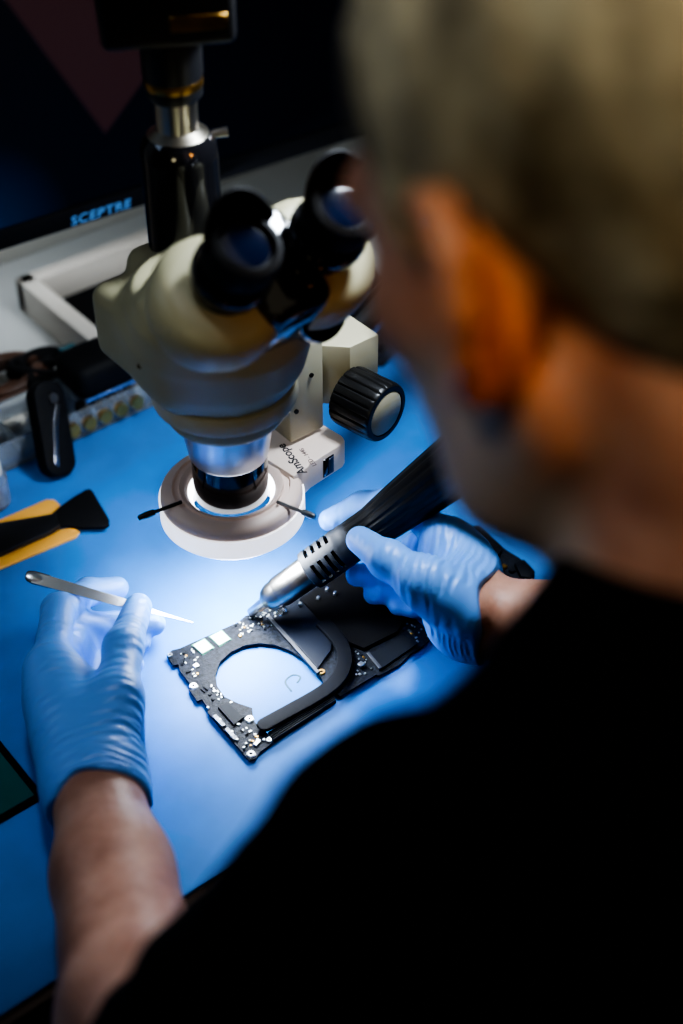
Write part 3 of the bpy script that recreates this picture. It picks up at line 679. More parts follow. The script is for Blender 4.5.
f.cone(V3(.290, .180, .362), V3(.37, .19, .35), .042, .045, .04)
# wrist knob of the left forearm
f.ell(LW+V3(-.012, -.012, .016), (.010, .010, .008), k=.012)
# head
f.ell(HP(0, -.012, .045), (.076, .099, .086), AX, .01)
f.ell(HP(0, .035, .0), (.066, .062, .075), AX, .03)
f.ell(HP(0, .045, -.045), (.054, .052, .052), AX, .03)
f.ell(HP(0, .080, -.088), (.022, .018, .018), AX, .025)
f.chain([HP(.056, .0, -.045), HP(.045, .045, -.078), HP(.018, .082, -.092)], [.016, .015, .014], .02)
f.chain([HP(-.056, .0, -.045), HP(-.045, .045, -.078), HP(-.018, .082, -.092)], [.016, .015, .014], .02)
for s in (-1, 1):
    f.ell(HP(s*.050, .060, -.012), (.018, .018, .016), AX, .02)
    f.chain([HP(s*.045, .082, .030), HP(s*.012, .098, .028)], [.010, .010], .014)
    f.ell(HP(s*.032, .106, .012), (.013, .012, .010), AX, .010, 'sub')
    f.ell(HP(s*.032, .088, .012), (.0125, .0125, .0125), AX, .002)
    f.ell(HP(s*.012, .110, -.022), (.008, .009, .007), AX, .008)
f.chain([HP(0, .096, .022), HP(0, .112, -.004), HP(0, .122, -.020)], [.007, .009, .0105], .010)
f.chain([HP(.024, .086, -.052), HP(.008, .099, -.048), HP(-.008, .099, -.048), HP(-.024, .086, -.052)], [.004, .0065, .0065, .004], .006)
f.chain([HP(.022, .085, -.060), HP(0, .098, -.060), HP(-.022, .085, -.060)], [.004, .007, .004], .006)
f.chain([HP(.024, .098, -.0545), HP(-.024, .098, -.0545)], [.0018, .0018], .003, 'sub')
for s in (-1, 1):  # ears
    o = .070
    f.ell(HP(s*(o+.004), -.006, -.002), (.008, .017, .027), AX, .012)
    pts_ = [(.012, .004, .074), (.012, .018, .080), (.004, .031, .086), (-.010, .034, .091), (-.021, .024, .096), (-.024, .006, .097), (-.019, -.012, .093), (-.010, -.026, .086), (.000, -.033, .079), (.008, -.026, .075)]
    tl = math.radians(15); er = lambda a_, b_, c_: HP(s*c_, (-.006+((a_+.006)*math.cos(tl)-b_*math.sin(tl))*.93), ((a_+.006)*math.sin(tl)+b_*math.cos(tl))*.93)
    f.chain([er(a_, b_, c_) for a_, b_, c_ in pts_], [.0045, .0050, .0055, .0058, .0058, .0056, .0055, .0062, .0072, .0055], .005)
    f.chain([er(-.012, .020, .083), er(-.016, .004, .088), er(-.010, -.014, .084)], [.004, .0045, .004], .006)
    f.ell(HP(s*.086, .000, .000), (.010, .0085, .013), AX, .006, 'sub')
    f.ell(er(.002, .018, .090), (.008, .007, .008), AX, .006, 'sub')
person_mesh = f.mesh('person', M['shirt'], None, 2)
body = person_mesh
tag(body, 'grey-haired person in black t-shirt and blue gloves bent over the workbench', 'person')
# skin material: beard shadow mask as attribute, mixed procedurally
me = body.data; nV = len(me.vertices); co = np.empty(nV*3, np.float32); me.vertices.foreach_get('co', co); co = co.reshape(-1, 3)
rel = co-H0; ll = np.abs(rel@hl_); ff = rel@hf; uu = rel@hu
beard = np.clip((-(uu)-.012-np.clip(.02-ff, 0, 1)*.9)/.02, 0, 1)*np.clip((ff+.012)/.02, 0, 1)*np.clip((.13+uu)/.02, 0, 1)*(co[:, 2] > .2)
ear_warm = np.clip(1-np.linalg.norm(rel-hl_*.084, axis=1)/.05, 0, 1)*1.0  # orange light on the left ear, put into the skin colour
at1 = me.attributes.new('beard', 'FLOAT', 'POINT'); at1.data.foreach_set('value', beard.astype(np.float32))
at2 = me.attributes.new('ear_glow', 'FLOAT', 'POINT'); at2.data.foreach_set('value', ear_warm.astype(np.float32))
m = bpy.data.materials.new('skin'); m.use_nodes = True; nt = m.node_tree; L = nt.links; bs = nt.nodes['Principled BSDF']
tc = nt.nodes.new('ShaderNodeTexCoord'); nz = nt.nodes.new('ShaderNodeTexNoise'); nz.inputs['Scale'].default_value = 38; nz.inputs['Detail'].default_value = 6; L.new(tc.outputs['Object'], nz.inputs['Vector'])
rp = nt.nodes.new('ShaderNodeValToRGB'); rp.color_ramp.elements[0].position = .32; rp.color_ramp.elements[1].position = .68; rp.color_ramp.elements[0].color = (.36, .165, .11, 1); rp.color_ramp.elements[1].color = (.56, .31, .225, 1); L.new(nz.outputs['Fac'], rp.inputs['Fac'])
a1 = nt.nodes.new('ShaderNodeAttribute'); a1.attribute_name = 'ear_glow'; a2 = nt.nodes.new('ShaderNodeAttribute'); a2.attribute_name = 'beard'
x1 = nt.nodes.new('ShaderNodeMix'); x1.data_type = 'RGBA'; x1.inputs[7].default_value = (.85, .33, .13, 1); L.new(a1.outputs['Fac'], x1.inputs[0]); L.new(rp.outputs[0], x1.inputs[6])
nb = nt.nodes.new('ShaderNodeTexNoise'); nb.inputs['Scale'].default_value = 900; L.new(tc.outputs['Object'], nb.inputs['Vector'])
mm = nt.nodes.new('ShaderNodeMath'); mm.operation = 'MULTIPLY'; L.new(a2.outputs['Fac'], mm.inputs[0]); mm.inputs[1].default_value = .8
x2 = nt.nodes.new('ShaderNodeMix'); x2.data_type = 'RGBA'; x2.inputs[7].default_value = (.42, .38, .37, 1); L.new(mm.outputs[0], x2.inputs[0]); L.new(x1.outputs[2], x2.inputs[6])
L.new(x2.outputs[2], bs.inputs['Base Color']); bs.inputs['Roughness'].default_value = .5
bs.inputs['Subsurface Weight'].default_value = .15; bs.inputs['Subsurface Radius'].default_value = (1, .35, .2); bs.inputs['Subsurface Scale'].default_value = .006
bp = nt.nodes.new('ShaderNodeBump'); bp.inputs['Strength'].default_value = .35; bp.inputs['Distance'].default_value = .001; nz2 = nt.nodes.new('ShaderNodeTexNoise'); nz2.inputs['Scale'].default_value = 260; nz2.inputs['Detail'].default_value = 5; L.new(tc.outputs['Object'], nz2.inputs['Vector']); L.new(nz2.outputs['Fac'], bp.inputs['Height']); L.new(bp.outputs[0], bs.inputs['Normal'])
me.materials.clear(); me.materials.append(m)

# ---- gloves
def glovemat(name, along):
    m = bpy.data.materials.new(name); m.use_nodes = True; nt = m.node_tree; L = nt.links; bs = nt.nodes['Principled BSDF']
    bs.inputs['Base Color'].default_value = (.16, .40, .92, 1); bs.inputs['Roughness'].default_value = .42; bs.inputs['Subsurface Weight'].default_value = .12; bs.inputs['Subsurface Radius'].default_value = (.3, .5, 1); bs.inputs['Subsurface Scale'].default_value = .004
    tc = nt.nodes.new('ShaderNodeTexCoord'); v = nt.nodes.new('ShaderNodeVectorMath'); v.operation = 'DOT_PRODUCT'; v.inputs[1].default_value = along; L.new(tc.outputs['Object'], v.inputs[0])
    n = nt.nodes.new('ShaderNodeTexNoise'); n.inputs['Scale'].default_value = 28; n.inputs['Detail'].default_value = 3; L.new(tc.outputs['Object'], n.inputs['Vector'])
    ma = nt.nodes.new('ShaderNodeMath'); ma.operation = 'MULTIPLY_ADD'; ma.inputs[1].default_value = 1.3; L.new(n.outputs['Fac'], ma.inputs[0])
    mb = nt.nodes.new('ShaderNodeMath'); mb.operation = 'MULTIPLY'; mb.inputs[1].default_value = 100; L.new(v.outputs['Value'], mb.inputs[0])
    L.new(mb.outputs[0], ma.inputs[2])
    si = nt.nodes.new('ShaderNodeMath'); si.operation = 'SINE'; mc = nt.nodes.new('ShaderNodeMath'); mc.operation = 'MULTIPLY'; mc.inputs[1].default_value = 8.0; L.new(ma.outputs[0], mc.inputs[0]); L.new(mc.outputs[0], si.inputs[0])
    n2 = nt.nodes.new('ShaderNodeTexNoise'); n2.inputs['Scale'].default_value = 45; L.new(tc.outputs['Object'], n2.inputs['Vector'])
    rr2 = nt.nodes.new('ShaderNodeMapRange'); rr2.inputs['From Min'].default_value = .42; rr2.inputs['From Max'].default_value = .62; L.new(n2.outputs['Fac'], rr2.inputs[0])
    mul = nt.nodes.new('ShaderNodeMath'); mul.operation = 'MULTIPLY'; L.new(si.outputs[0], mul.inputs[0]); L.new(rr2.outputs[0], mul.inputs[1])
    bp = nt.nodes.new('ShaderNodeBump'); bp.inputs['Strength'].default_value = .6; bp.inputs['Distance'].default_value = .0008; L.new(mul.outputs[0], bp.inputs['Height']); L.new(bp.outputs[0], bs.inputs['Normal'])
    return m
def warp(P, s, seed):
    r = np.random.default_rng(seed); out = 0
    for _ in range(5):
        w = r.normal(size=3)*s; out = out+np.sin(P[0]*w[0]+P[1]*w[1]+P[2]*w[2]+r.uniform(0, 6.28))
    return out/2.2
def glove(name, Hd, arm_from, seed, cuff_n, cuff_off, label):
    W = Hd['wrist']; P = np.array([W]+[p for k in ('idx', 'mid', 'rng_', 'pnk', 'thb') for p in Hd[k]])
    f = Field(P.min(0)-.045, P.max(0)+.04, .0013)
    hand(f, Hd, 1.0)
    ad = (arm_from-W)/np.linalg.norm(arm_from-W)
    f.cone(W-ad*.01, W+ad*.030, .0285, .0315, .012)
    # wrinkles: folds wrapping across the hand, strongest near the wrist and palm
    G = f.grid(); s = (G[0]-W[0])*(-ad[0])+(G[1]-W[1])*(-ad[1])+(G[2]-W[2])*(-ad[2])
    wv = warp(G, 45, seed)*.9; msk = np.clip(1-(s-.015)/.055, 0.12, 1)*np.clip((warp(G, 60, seed+3)+.9)/1.2, .1, 1)
    f.d += (.0009*np.sin(s*2*PI/.0052+wv*3.4+warp(G, 120, seed+5)*1.6)*msk*np.clip(warp(G, 75, seed+9)+.45, 0, 1)).astype(np.float32)
    nrm = Vector(cuff_n).normalized()
    f.d = np.maximum(f.d, ((G[0]-W[0]-cuff_off[0])*nrm.x+(G[1]-W[1]-cuff_off[1])*nrm.y+(G[2]-W[2]-cuff_off[2])*nrm.z + .0022*np.sin(G[0]*150+G[2]*90)).astype(np.float32))
    # hollow the cuff so the wrist goes into it
    f.cone(W+ad*.004, W+ad*.06, .0262, .0305, .001, 'sub')
    o = f.mesh(name, glovemat(name+'_nitrile', tuple(-ad)), body, 1); o['label'] = label
    # rolled cuff bead
    return o
ad = (LE-LW)/np.linalg.norm(LE-LW)
glove('glove', LH, LE, 3, ad, ad*.014, 'blue nitrile glove on the left hand')
ad = (RE-RW)/np.linalg.norm(RE-RW)
glove('glove', RH, RE, 11, ad, ad*.006, 'blue nitrile glove on the right hand')

# ---- shirt
f = Field((.04, -.24, -.32), (.82, .42, .46), .0045); g = .010
f.cone(V3(.40, -.03, -.22), V3(.375, .05, .08), .145+g, .14+g, .05)
f.cone(V3(.375, .03, .08), V3(.365, .09, .275), .14+g, .122+g, .06)
f.cone(LS+V3(.06, -.035, -.05), RS+V3(-.06, -.035, -.05), .080+g, .080+g, .06)
f.cone(V3(.356, .150, .395), V3(.350, .200, .455), .076, .068, .03)
f.cone(V3(.287, .190, .372), V3(.37, .20, .355), .046, .052, .04)
f.cone(V3(.360, .125, .345), V3(.356, .158, .412), .075+g, .060+g, .05)
f.cone(V3(.358, .145, .392), LS+V3(.02, -.01, -.015), .064+g, .042+g, .05); f.cone(V3(.362, .135, .392), RS+V3(-.02, 0, .0), .05+g, .045+g, .05)
for S_, E_ in ((LS, LE), (RS, RE)):
    f.chain([S_, (S_+E_)/2, S_+(E_-S_)*.80], [.055+g, .053+g, .055+g], .02)
G = f.grid()
f.d += (.0022*warp(G, 40, 5)+.001*warp(G, 90, 8)).astype(np.float32)
for S_, E_ in ((LS, LE), (RS, RE)):
    dd = (E_-S_)/np.linalg.norm(E_-S_); c = S_+(E_-S_)*.80
    near = np.sqrt((G[0]-c[0])**2+(G[1]-c[1])**2+(G[2]-c[2])**2) < .085
    pl = (G[0]-c[0])*dd[0]+(G[1]-c[1])*dd[1]+(G[2]-c[2])*dd[2]
    f.d = np.where(near, np.maximum(f.d, pl), f.d).astype(np.float32)
# neck opening
nd = Vector((0, .42, .90)).normalized(); c = V3(.352, .185, .443)
pl = (G[0]-c[0])*nd.x+(G[1]-c[1])*nd.y+(G[2]-c[2])*nd.z
f.d = np.maximum(f.d, np.where(np.sqrt((G[0]-c[0])**2+(G[1]-c[1])**2+(G[2]-c[2])**2) < .13, pl, -1)).astype(np.float32)
tshirt = f.mesh('t_shirt', M['shirt'], body, 2)

# ---- hair
f = Field(H0-.17, H0+.19, .0028)
f.ell(HP(0, -.015, .050), (.0835, .1045, .090), AX, .01)
f.ell(HP(0, -.060, .0), (.062, .045, .060), AX, .03)
f.chain([HP(.070, .020, .030), HP(.070, .012, -.004)], [.011, .007], .01); f.chain([HP(-.070, .020, .030), HP(-.070, .012, -.004)], [.011, .007], .01)
G = f.grid(); q = [(G[0]-H0[0]), (G[1]-H0[1]), (G[2]-H0[2])]
fl = q[0]*hf[0]+q[1]*hf[1]+q[2]*hf[2]; ul = q[0]*hu[0]+q[1]*hu[1]+q[2]*hu[2]; la = np.abs(q[0]*hl_[0]+q[1]*hl_[1]+q[2]*hl_[2])
line = np.interp(fl, [-.12, -.05, -.022, -.016, .018, .024, .045, .07, .085, .1], [-.080, -.075, -.045, .030, .030, -.004, .045, .06, .09, .10])
f.d = np.maximum(f.d, (line-ul)*.7).astype(np.float32)
f.d += (.0010*warp(G, 90, 21)+.0008*warp(G, 420, 22)).astype(np.float32)
hm = bpy.data.materials.new('grey_hair'); hm.use_nodes = True; nt = hm.node_tree; L = nt.links; bs = nt.nodes['Principled BSDF']
tc = nt.nodes.new('ShaderNodeTexCoord'); mp = nt.nodes.new('ShaderNodeMapping'); mp.inputs['Scale'].default_value = (1, .35, .35); L.new(tc.outputs['Object'], mp.inputs[0])
n = nt.nodes.new('ShaderNodeTexNoise'); n.inputs['Scale'].default_value = 55; n.inputs['Detail'].default_value = 8; L.new(mp.outputs[0], n.inputs['Vector'])
rp = nt.nodes.new('ShaderNodeValToRGB'); rp.color_ramp.elements[0].position = .38; rp.color_ramp.elements[1].position = .66; rp.color_ramp.elements[0].color = (.075, .063, .036, 1); rp.color_ramp.elements[1].color = (.42, .395, .29, 1); L.new(n.outputs['Fac'], rp.inputs[0]); L.new(rp.outputs[0], bs.inputs['Base Color'])
n2 = nt.nodes.new('ShaderNodeTexNoise'); n2.inputs['Scale'].default_value = 500; n2.inputs['Detail'].default_value = 4; mp2 = nt.nodes.new('ShaderNodeMapping'); mp2.inputs['Scale'].default_value = (1, .15, .15); L.new(tc.outputs['Object'], mp2.inputs[0]); L.new(mp2.outputs[0], n2.inputs['Vector'])
bp = nt.nodes.new('ShaderNodeBump'); bp.inputs['Strength'].default_value = .9; bp.inputs['Distance'].default_value = .002; L.new(n2.outputs['Fac'], bp.inputs['Height']); L.new(bp.outputs[0], bs.inputs['Normal']); bs.inputs['Roughness'].default_value = .6
f.mesh('hair', hm, body, 1)

# ---- trousers and shoes, stool
f = Field((.15, -.26, -.76), (.68, .56, -.10), .007)
f.cone(V3(.41, -.04, -.24), V3(.41, -.02, -.16), .155, .155, .05)
for s in (-1, 1):
    hp = V3(.41+s*.085, -.02, -.235); kn = V3(.41+s*.13, .36, -.25); an = V3(.41+s*.13, .30, -.64)
    f.chain([hp, kn], [.095, .066], .04); f.chain([kn, (kn+an)/2, an], [.064, .062, .052], .02)
f.mesh('trousers', M['denim'], body, 1)
for s in (-1, 1):
    f = Field((.41+s*.13-.08, .20, -.752), (.41+s*.13+.08, .50, -.62), .005)
    f.cone(V3(.41+s*.13, .29, -.70), V3(.41+s*.13, .41, -.712), .045, .036, .02); f.cone(V3(.41+s*.13, .29, -.66), V3(.41+s*.13, .29, -.70), .045, .045, .02)
    f.plane((0, 0, -.7485), (0, 0, -1)); f.mesh('shoe', M['leather'], body, 1)
st = tag(empty('stool', (.41, -.03, -.75)), 'round black padded work stool beneath the seated person', 'stool')
b = bmesh.new(); lathe(b, [(.0, -.45), (.16, -.45), (.175, -.437), (.175, -.405), (.165, -.394), (.0, -.39)], Matrix.Translation((.41, -.03, 0)), 48); part('seat', b, M['rubber'], st)
b = bmesh.new(); lathe(b, [(.025, -.70), (.025, -.45), (.0, -.45)], Matrix.Translation((.41, -.03, 0)), 24); part('column', b, M['steel'], st)
for k in range(5):
    a = 2*PI*k/5+.3; c = Vector((.41, -.03, 0)); e = c+Vector((math.cos(a)*.27, math.sin(a)*.27, -.70))
    b = bmesh.new(); tube(b, [c+Vector((0, 0, -.685)), e], [.02, .014], 12); lg = part('leg', b, M['black'], st)
    b = bmesh.new(); lathe(b, [(.0, -.012), (.024, -.012), (.026, -.006), (.026, .006), (.024, .012), (.0, .012)], frame_to(e+Vector((0, 0, -.024)), (math.cos(a), math.sin(a), 0)), 20); part('caster', b, M['rubber'], lg)

# ================================================================== TOOLS ON THE LEFT
def flat(name, pts, z0, z1, m, bev=.0006, parent=None):
    bb = bmesh.new(); prism(bb, [PB(x, y, z1) for x, y in pts], z0, z1, bev)
    if parent is not None: return part(name, bb, m, parent)
    return obj(name, bb, m)
o = flat('pry_tool', [(-60, 545), (-58, 535), (0, 519), (46, 499), (54, 499), (60, 504), (58, 511), (0, 537)], .0002, .003, M['orange'], .001)
tag(o, 'yellow plastic pry stick lying above the black spatula on the mat', 'pry tool')
o = flat('pry_tool', [(-60, 597), (-60, 585), (0, 553), (60, 529), (74, 527), (80, 531), (76, 536), (0, 568)], .0002, .003, M['orange'], .001)
tag(o, 'yellow plastic pry stick lying below the black spatula nearer the gloved hand', 'pry tool')
sp = tag(empty('spatula', at(60, 520, 0)), 'black plastic spatula with flared blade resting across two yellow pry sticks', 'spatula')
flat('handle', [(-60, 556), (-60, 534), (0, 522), (48, 514), (56, 512), (60, 524), (50, 530), (0, 552)], .0032, .009, M['black'], .0015, sp)
flat('blade', [(52, 512.5), (62, 505), (74, 496), (86, 489), (90, 488.5), (93, 491), (109, 519), (109, 524), (104, 527), (82, 527), (66, 524), (54, 527)], .0035, .0065, M['rubber'], .0008, sp)
# folding cutter leaning on the organiser
cu = tag(empty('utility_knife', at(57, 470, 0)), 'slim black folding knife with steel strip leaning against the clear organiser', 'knife')
kb0 = at(58, 470, .006); kt0 = at(44, 388, .060); kdv = (kt0-kb0).normalized(); 
fk = frame_to(kb0, kdv, (1, .3, 0)); Lk = (kt0-kb0).length
b = bmesh.new(); prism(b, [(x, y) for x, y in rbox(Lk+.012, .031, .0135, 8, (Lk)/2, 0)], -.007, .007, .003, fk @ Matrix(((0, 0, 0, 0), (0, 1, 0, 0), (0, 0, 0, 0), (0, 0, 0, 1))) if False else fk @ Matrix(((0, 1, 0, 0), (0, 0, 1, 0), (1, 0, 0, 0), (0, 0, 0, 1)))); part('case', b, M['rubber'], cu)
Kk = fk @ Matrix(((0, 1, 0, 0), (0, 0, 1, 0), (1, 0, 0, 0), (0, 0, 0, 1)))
b = bmesh.new(); prism(b, [(.002, -.004), (.006, -.008), (Lk*.55, -.003), (Lk*.8, .003), (Lk*.78, .007), (Lk*.5, .001)], -.0084, -.0066, .0002, Kk); prism(b, [(.002, -.004), (.006, -.008), (Lk*.55, -.003), (Lk*.8, .003), (Lk*.78, .007), (Lk*.5, .001)], .0066, .0084, .0002, Kk); part('steel_strip', b, M['steel'], cu)
b = bmesh.new(); lathe(b, [(.0, -.0088), (.0045, -.0088), (.0045, .0088), (.0, .0088)], Kk @ Matrix.Translation((Lk*.86, .002, 0)), 24); part('pivot', b, M['worn'], cu)
# clear organiser strip with brass studs
org = tag(empty('parts_organiser', (.43, .895, 0)), 'clear plastic organiser strip holding brass studs along the back of the mat', 'organiser')
yo = .884
b = bmesh.new(); box(b, (.20, yo, .0002), (.515, yo+.055, .004), .001); box(b, (.20, yo, .004), (.515, yo+.003, .028), .0008); box(b, (.20, yo+.052, .004), (.515, yo+.055, .028), .0008); box(b, (.512, yo, .004), (.515, yo+.055, .028), .0008)
for k in range(9): box(b, (.205+k*.034, yo+.003, .004), (.207+k*.034, yo+.052, .024), .0005)
part('tray', b, M['clear'], org)
for k, px in enumerate((66, 83, 99, 115, 131)):
    p = at(px, 425-k*6.5, .012); c = Vector((p.x, yo-.0002, .013)); b = bmesh.new()
    lathe(b, [(.0, .0), (.0045, .0), (.006, .002), (.006, .009), (.0, .009)], frame_to((c.x, yo+.0045, .013), (0, -1, .15)), 20); part('brass_stud', b, M['brass'], org)
    b = bmesh.new(); lathe(b, [(.0, .0), (.0042, .0), (.0042, .012), (.0, .012)], Matrix.Translation((c.x, yo+.012, .014)), 16); part('black_stud', b, M['rubber'], org)
bag = tag(empty('black_case', (.47, .93, .028)), 'rounded black box standing on the clear organiser left of the microscope', 'case')
b = bmesh.new()
pc = at(106, 372, .05)
box(b, (pc.x-.028, .888, .0285), (pc.x+.034, .935, .060), .010, 3, None); part('case_body', b, M['rubber'], bag)
b = bmesh.new(); box(b, (pc.x-.024, .8872, .0300), (pc.x+.030, .8885, .0335), .0004, 1); part('edge_highlight', b, mat('blue_highlight', (.10, .2, .45), .15, var=.1), bag)  # blue highlight along the box's lower edge, put into the colour
# shallow white tray under the monitor
tr = tag(empty('white_tray', (.60, 1.02, 0)), 'shallow white rectangular open tray on the bench behind the microscope', 'tray')
tx0, tx1, ty0, ty1 = .490, .75, .916, 1.098; tz = .034
b = bmesh.new()
for lo, hi in (((tx0, ty0, -.0028), (tx1, ty1, .003)), ((tx0, ty0, 0), (tx0+.018, ty1, tz)), ((tx0, ty1-.018, 0), (tx1, ty1, tz)), ((tx1-.018, ty0, 0), (tx1, ty1, tz)), ((tx0, ty0, 0), (tx1, ty0+.018, tz))):
    box(b, lo, hi, .003, 2)
part('rim', b, mat('tray_white', (.55, .50, .43), .5, var=.06), tr)
b = bmesh.new(); box(b, (tx0+.019, ty0+.019, .0031), (tx1-.019, ty1-.019, .006), .001); part('lining', b, M['matte'], tr)

# clutter at the back left, small real objects
o = tag(empty('leather_strap', at(5, 372, 0)), 'dark brown coiled strap lying at the far left behind the organiser', 'strap')
b = bmesh.new(); c = at(2, 372, .02)
for k in range(3):
    pts_ = [c+Vector((math.cos(t)*(.040-.004*k), math.sin(t)*(.028-.002*k), -.014+.006*k)) for t in np.linspace(0, 6.0, 40)]; tube(b, pts_, .006, 10, flat=.6)
part('coil', b, M['brown'], o)
b = bmesh.new(); box(b, (-.012, -.006, 0), (.012, .006, .010), .002, 2, Matrix.Translation(c+Vector((.04, 0, -.012)))); part('buckle', b, M['worn'], o)
o = tag(empty('cable_bundle', at(50, 362, 0)), 'tangle of black cable between the coiled strap and the white tray', 'cable')
b = bmesh.new(); c = at(46, 368, .018)
pts_ = [c+Vector((math.cos(t*1.7)*.020*(1+.25*math.sin(t)), math.sin(t*1.3)*.024, -.012+.014*(.5+.5*math.sin(t*.9)))) for t in np.linspace(0, 24, 160)]; tube(b, pts_, .0042, 8); part('cable', b, M['rubber'], o)
b = bmesh.new(); box(b, (-.008, -.005, 0), (.008, .005, .008), .0015, 2, Matrix.Translation(c+Vector((.024, .0, .004)))); part('plug', b, mat('teal_plug', (.02, .10, .12), .3, var=.1), o)
b = bmesh.new(); c = at(5, 402, .014)
box(b, (-.05, -.026, 0), (.045, .024, .012), .002, 2, Matrix.Translation((c.x, c.y, -.0025)) @ Matrix.Rotation(.25, 4, 'Z')); 
pn = tag(empty('notepad', (c.x, c.y, 0)), 'cream paper notepad lying left of the black knife behind the organiser', 'notepad'); part('pages', b, M['paper'], pn)
b = bmesh.new(); box(b, (-.05, .016, .0095), (.045, .0245, .0105), .0004, 1, Matrix.Translation((c.x, c.y, 0)) @ Matrix.Rotation(.25, 4, 'Z')); part('binding', b, M['brown'], pn)
# small clear jar at the left border
jr = tag(empty('glass_jar', at(-6, 500, 0)), 'small clear glass jar at the left border near the pry sticks', 'jar')
c = at(-8, 503, 0); b = bmesh.new(); lathe(b, [(.0, .0004), (.0145, .0004), (.016, .002), (.016, .024), (.012, .028), (.012, .031), (.010, .031), (.010, .027), (.014, .023), (.014, .003), (.0, .003)], Matrix.Translation((c.x, c.y, 0)), 32); part('glass', b, M['clear'], jr)
b = bmesh.new(); lathe(b, [(.0, .031), (.013, .031), (.013, .040), (.012, .041), (.0, .041)], Matrix.Translation((c.x, c.y, 0)), 32); part('lid', b, M['white'], jr)
# green sheet with black border at the lower left
gs = tag(empty('green_sheet', (.1, .68, 0)), 'dark green square sheet with black border at the lower left of the mat', 'sheet')
b = bmesh.new(); box(b, (-.02, .571, .0002), (.214, .80, .0016), .0004, 1); part('border', b, M['matte'], gs)
b = bmesh.new(); box(b, (-.015, .576, .0016), (.209, .795, .0022), .0002, 1); part('panel', b, M['green'], gs)

# clutter behind the focus block, at the right back of the mat
def scrap(name, label, cx, cy, w, d_, rot, zt, bits, seed):
    r = random.Random(seed); c = at(cx, cy, 0); root = tag(empty(name, (c.x, c.y, 0)), label, 'circuit board')
    TM = Matrix.Translation((c.x, c.y, 0)) @ Matrix.Rotation(math.radians(rot), 4, 'Z')
    b = bmesh.new(); prism(b, rbox(w, d_, .004, 3), .0006, .0022, .0002, TM); part('board', b, M['pcb'], root)
    for k in range(bits):
        x = r.uniform(-w*.42, w*.42); y = r.uniform(-d_*.42, d_*.42); s = r.uniform(.003, .009); hh = r.uniform(.003, zt)
        b = bmesh.new()
        if k % 3 == 0: lathe(b, [(.0, .0022), (s*.6, .0022), (s*.6, hh+.004), (s*.5, hh+.005), (.0, hh+.005)], TM @ Matrix.Translation((x, y, 0)), 20); part('capacitor', b, r.choice((M['black'], M['worn'])), root)
        else: box(b, (x-s, y-s*.6, .0022), (x+s, y+s*.6, hh), .0004, 1, TM); part('chip', b, r.choice((M['chip'], M['chip'], M['brass'], M['silver'])), root)
scrap('circuit_board', 'black circuit board with metal parts behind the focus knob beside the cheek', 372, 335, .085, .07, 20, .016, 14, 3)
scrap('circuit_board', 'black circuit board half hidden behind the right eyepiece housing', 350, 290, .08, .06, -12, .014, 10, 5)
b = bmesh.new(); tube(b, smoothpath([at(330, 330, .006), at(350, 318, .02), at(372, 300, .022), at(395, 318, .02), at(400, 345, .006), at(420, 330, .005), at(470, 300, .005)], 8), .0035, 10)
tag(obj('black_cable', b, M['rubber']), 'black cable looping over the circuit boards behind the focus block', 'cable')

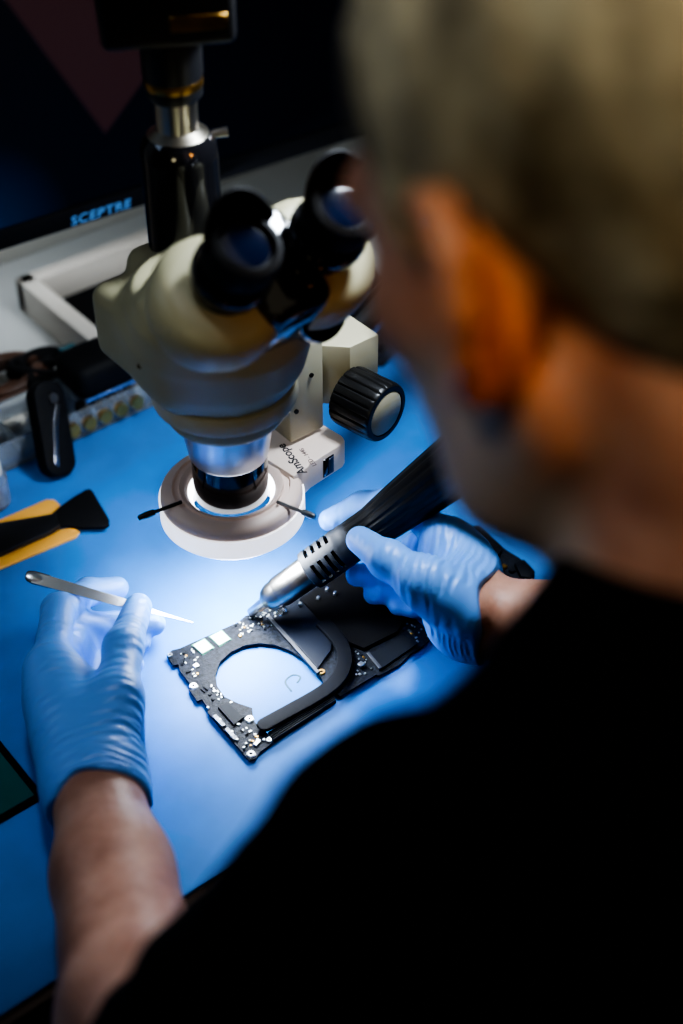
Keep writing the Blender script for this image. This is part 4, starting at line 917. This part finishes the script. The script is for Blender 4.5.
# ================================================================== LIGHT
def area(name, loc, tgt, size, energy, col, sy=None, spread=None):
    l = bpy.data.lights.new(name, 'AREA'); l.energy = energy; l.color = col; l.size = size
    if sy: l.shape = 'RECTANGLE'; l.size_y = sy
    o = bpy.data.objects.new(name, l); COL.objects.link(o); o.location = loc
    o.rotation_euler = (Vector(tgt)-Vector(loc)).to_track_quat('-Z', 'Y').to_euler(); return o
def spot(name, loc, tgt, energy, col, ang, blend=.6, rad=.02):
    l = bpy.data.lights.new(name, 'SPOT'); l.energy = energy; l.color = col; l.spot_size = math.radians(ang); l.spot_blend = blend; l.shadow_soft_size = rad
    o = bpy.data.objects.new(name, l); COL.objects.link(o); o.location = loc
    o.rotation_euler = (Vector(tgt)-Vector(loc)).to_track_quat('-Z', 'Y').to_euler(); return o
spot('ring_beam', (SX, SY, .0895), (SX-.02, SY-.06, 0), 2.8, (.86, .93, 1), 168, 1.0, .03)
area('bench_lamp', (.60, .60, .52), (.33, .56, 0), .07, 2.8, (.80, .89, 1))
area('cool_fill', (-.3, 1.0, .9), (.35, .7, 0), .4, 1.4, (.55, .72, 1))  # cool fill added from the back left; there is no window
area('under_monitor_fill', (.62, .975, .124), (.66, 1.03, 0), .6, .36, (.82, .90, 1), sy=.03)  # fill added below the monitor to brighten wall and bench
spot('glove_fill', (.26, .50, 1.0), (.245, .62, 0), 7, (.80, .90, 1), 27, .9, .05)  # added overhead spot that brightens the gloved hands
spot('warm_lamp', (.50, -.95, .95), (.34, .20, .49), 40, (1, .42, .10), 14, .8, .15)
spot('head_fill', (-.45, .10, 1.7), (.37, .20, .56), 85, (1, .88, .64), 14, .9, .15)  # narrow warm spot added to brighten the hair and head
spot('scope_fill', (-.30, .05, .55), (.42, .65, .25), 5.5, (1, .88, .55), 19, .9, .12)  # warm fill added to lift the microscope body
area('room_fill', (.5, .1, 1.7), (.5, .6, 0), 1.0, 1.1, (1, .92, .70))
w = bpy.data.worlds.new('world'); bpy.context.scene.world = w; w.use_nodes = True
w.node_tree.nodes['Background'].inputs[0].default_value = (.35, .42, .55, 1); w.node_tree.nodes['Background'].inputs[1].default_value = .02

# ================================================================== CAMERA
cd = bpy.data.cameras.new('camera'); cam = bpy.data.objects.new('camera', cd); COL.objects.link(cam)
cam.location = (0, 0, H); cam.rotation_euler = (PI/2-PT, 0, AZ-PI/2)
cd.sensor_fit = 'VERTICAL'; cd.sensor_height = 36; cd.lens = F*36/1024; cd.clip_start = .02
cd.dof.use_dof = True; cd.dof.focus_distance = 1.0; cd.dof.aperture_fstop = 2.8
bpy.context.scene.camera = cam
sc = bpy.context.scene
sc.view_settings.view_transform = 'AgX'; sc.view_settings.look = 'AgX - High Contrast'
sc.view_settings.exposure = 0
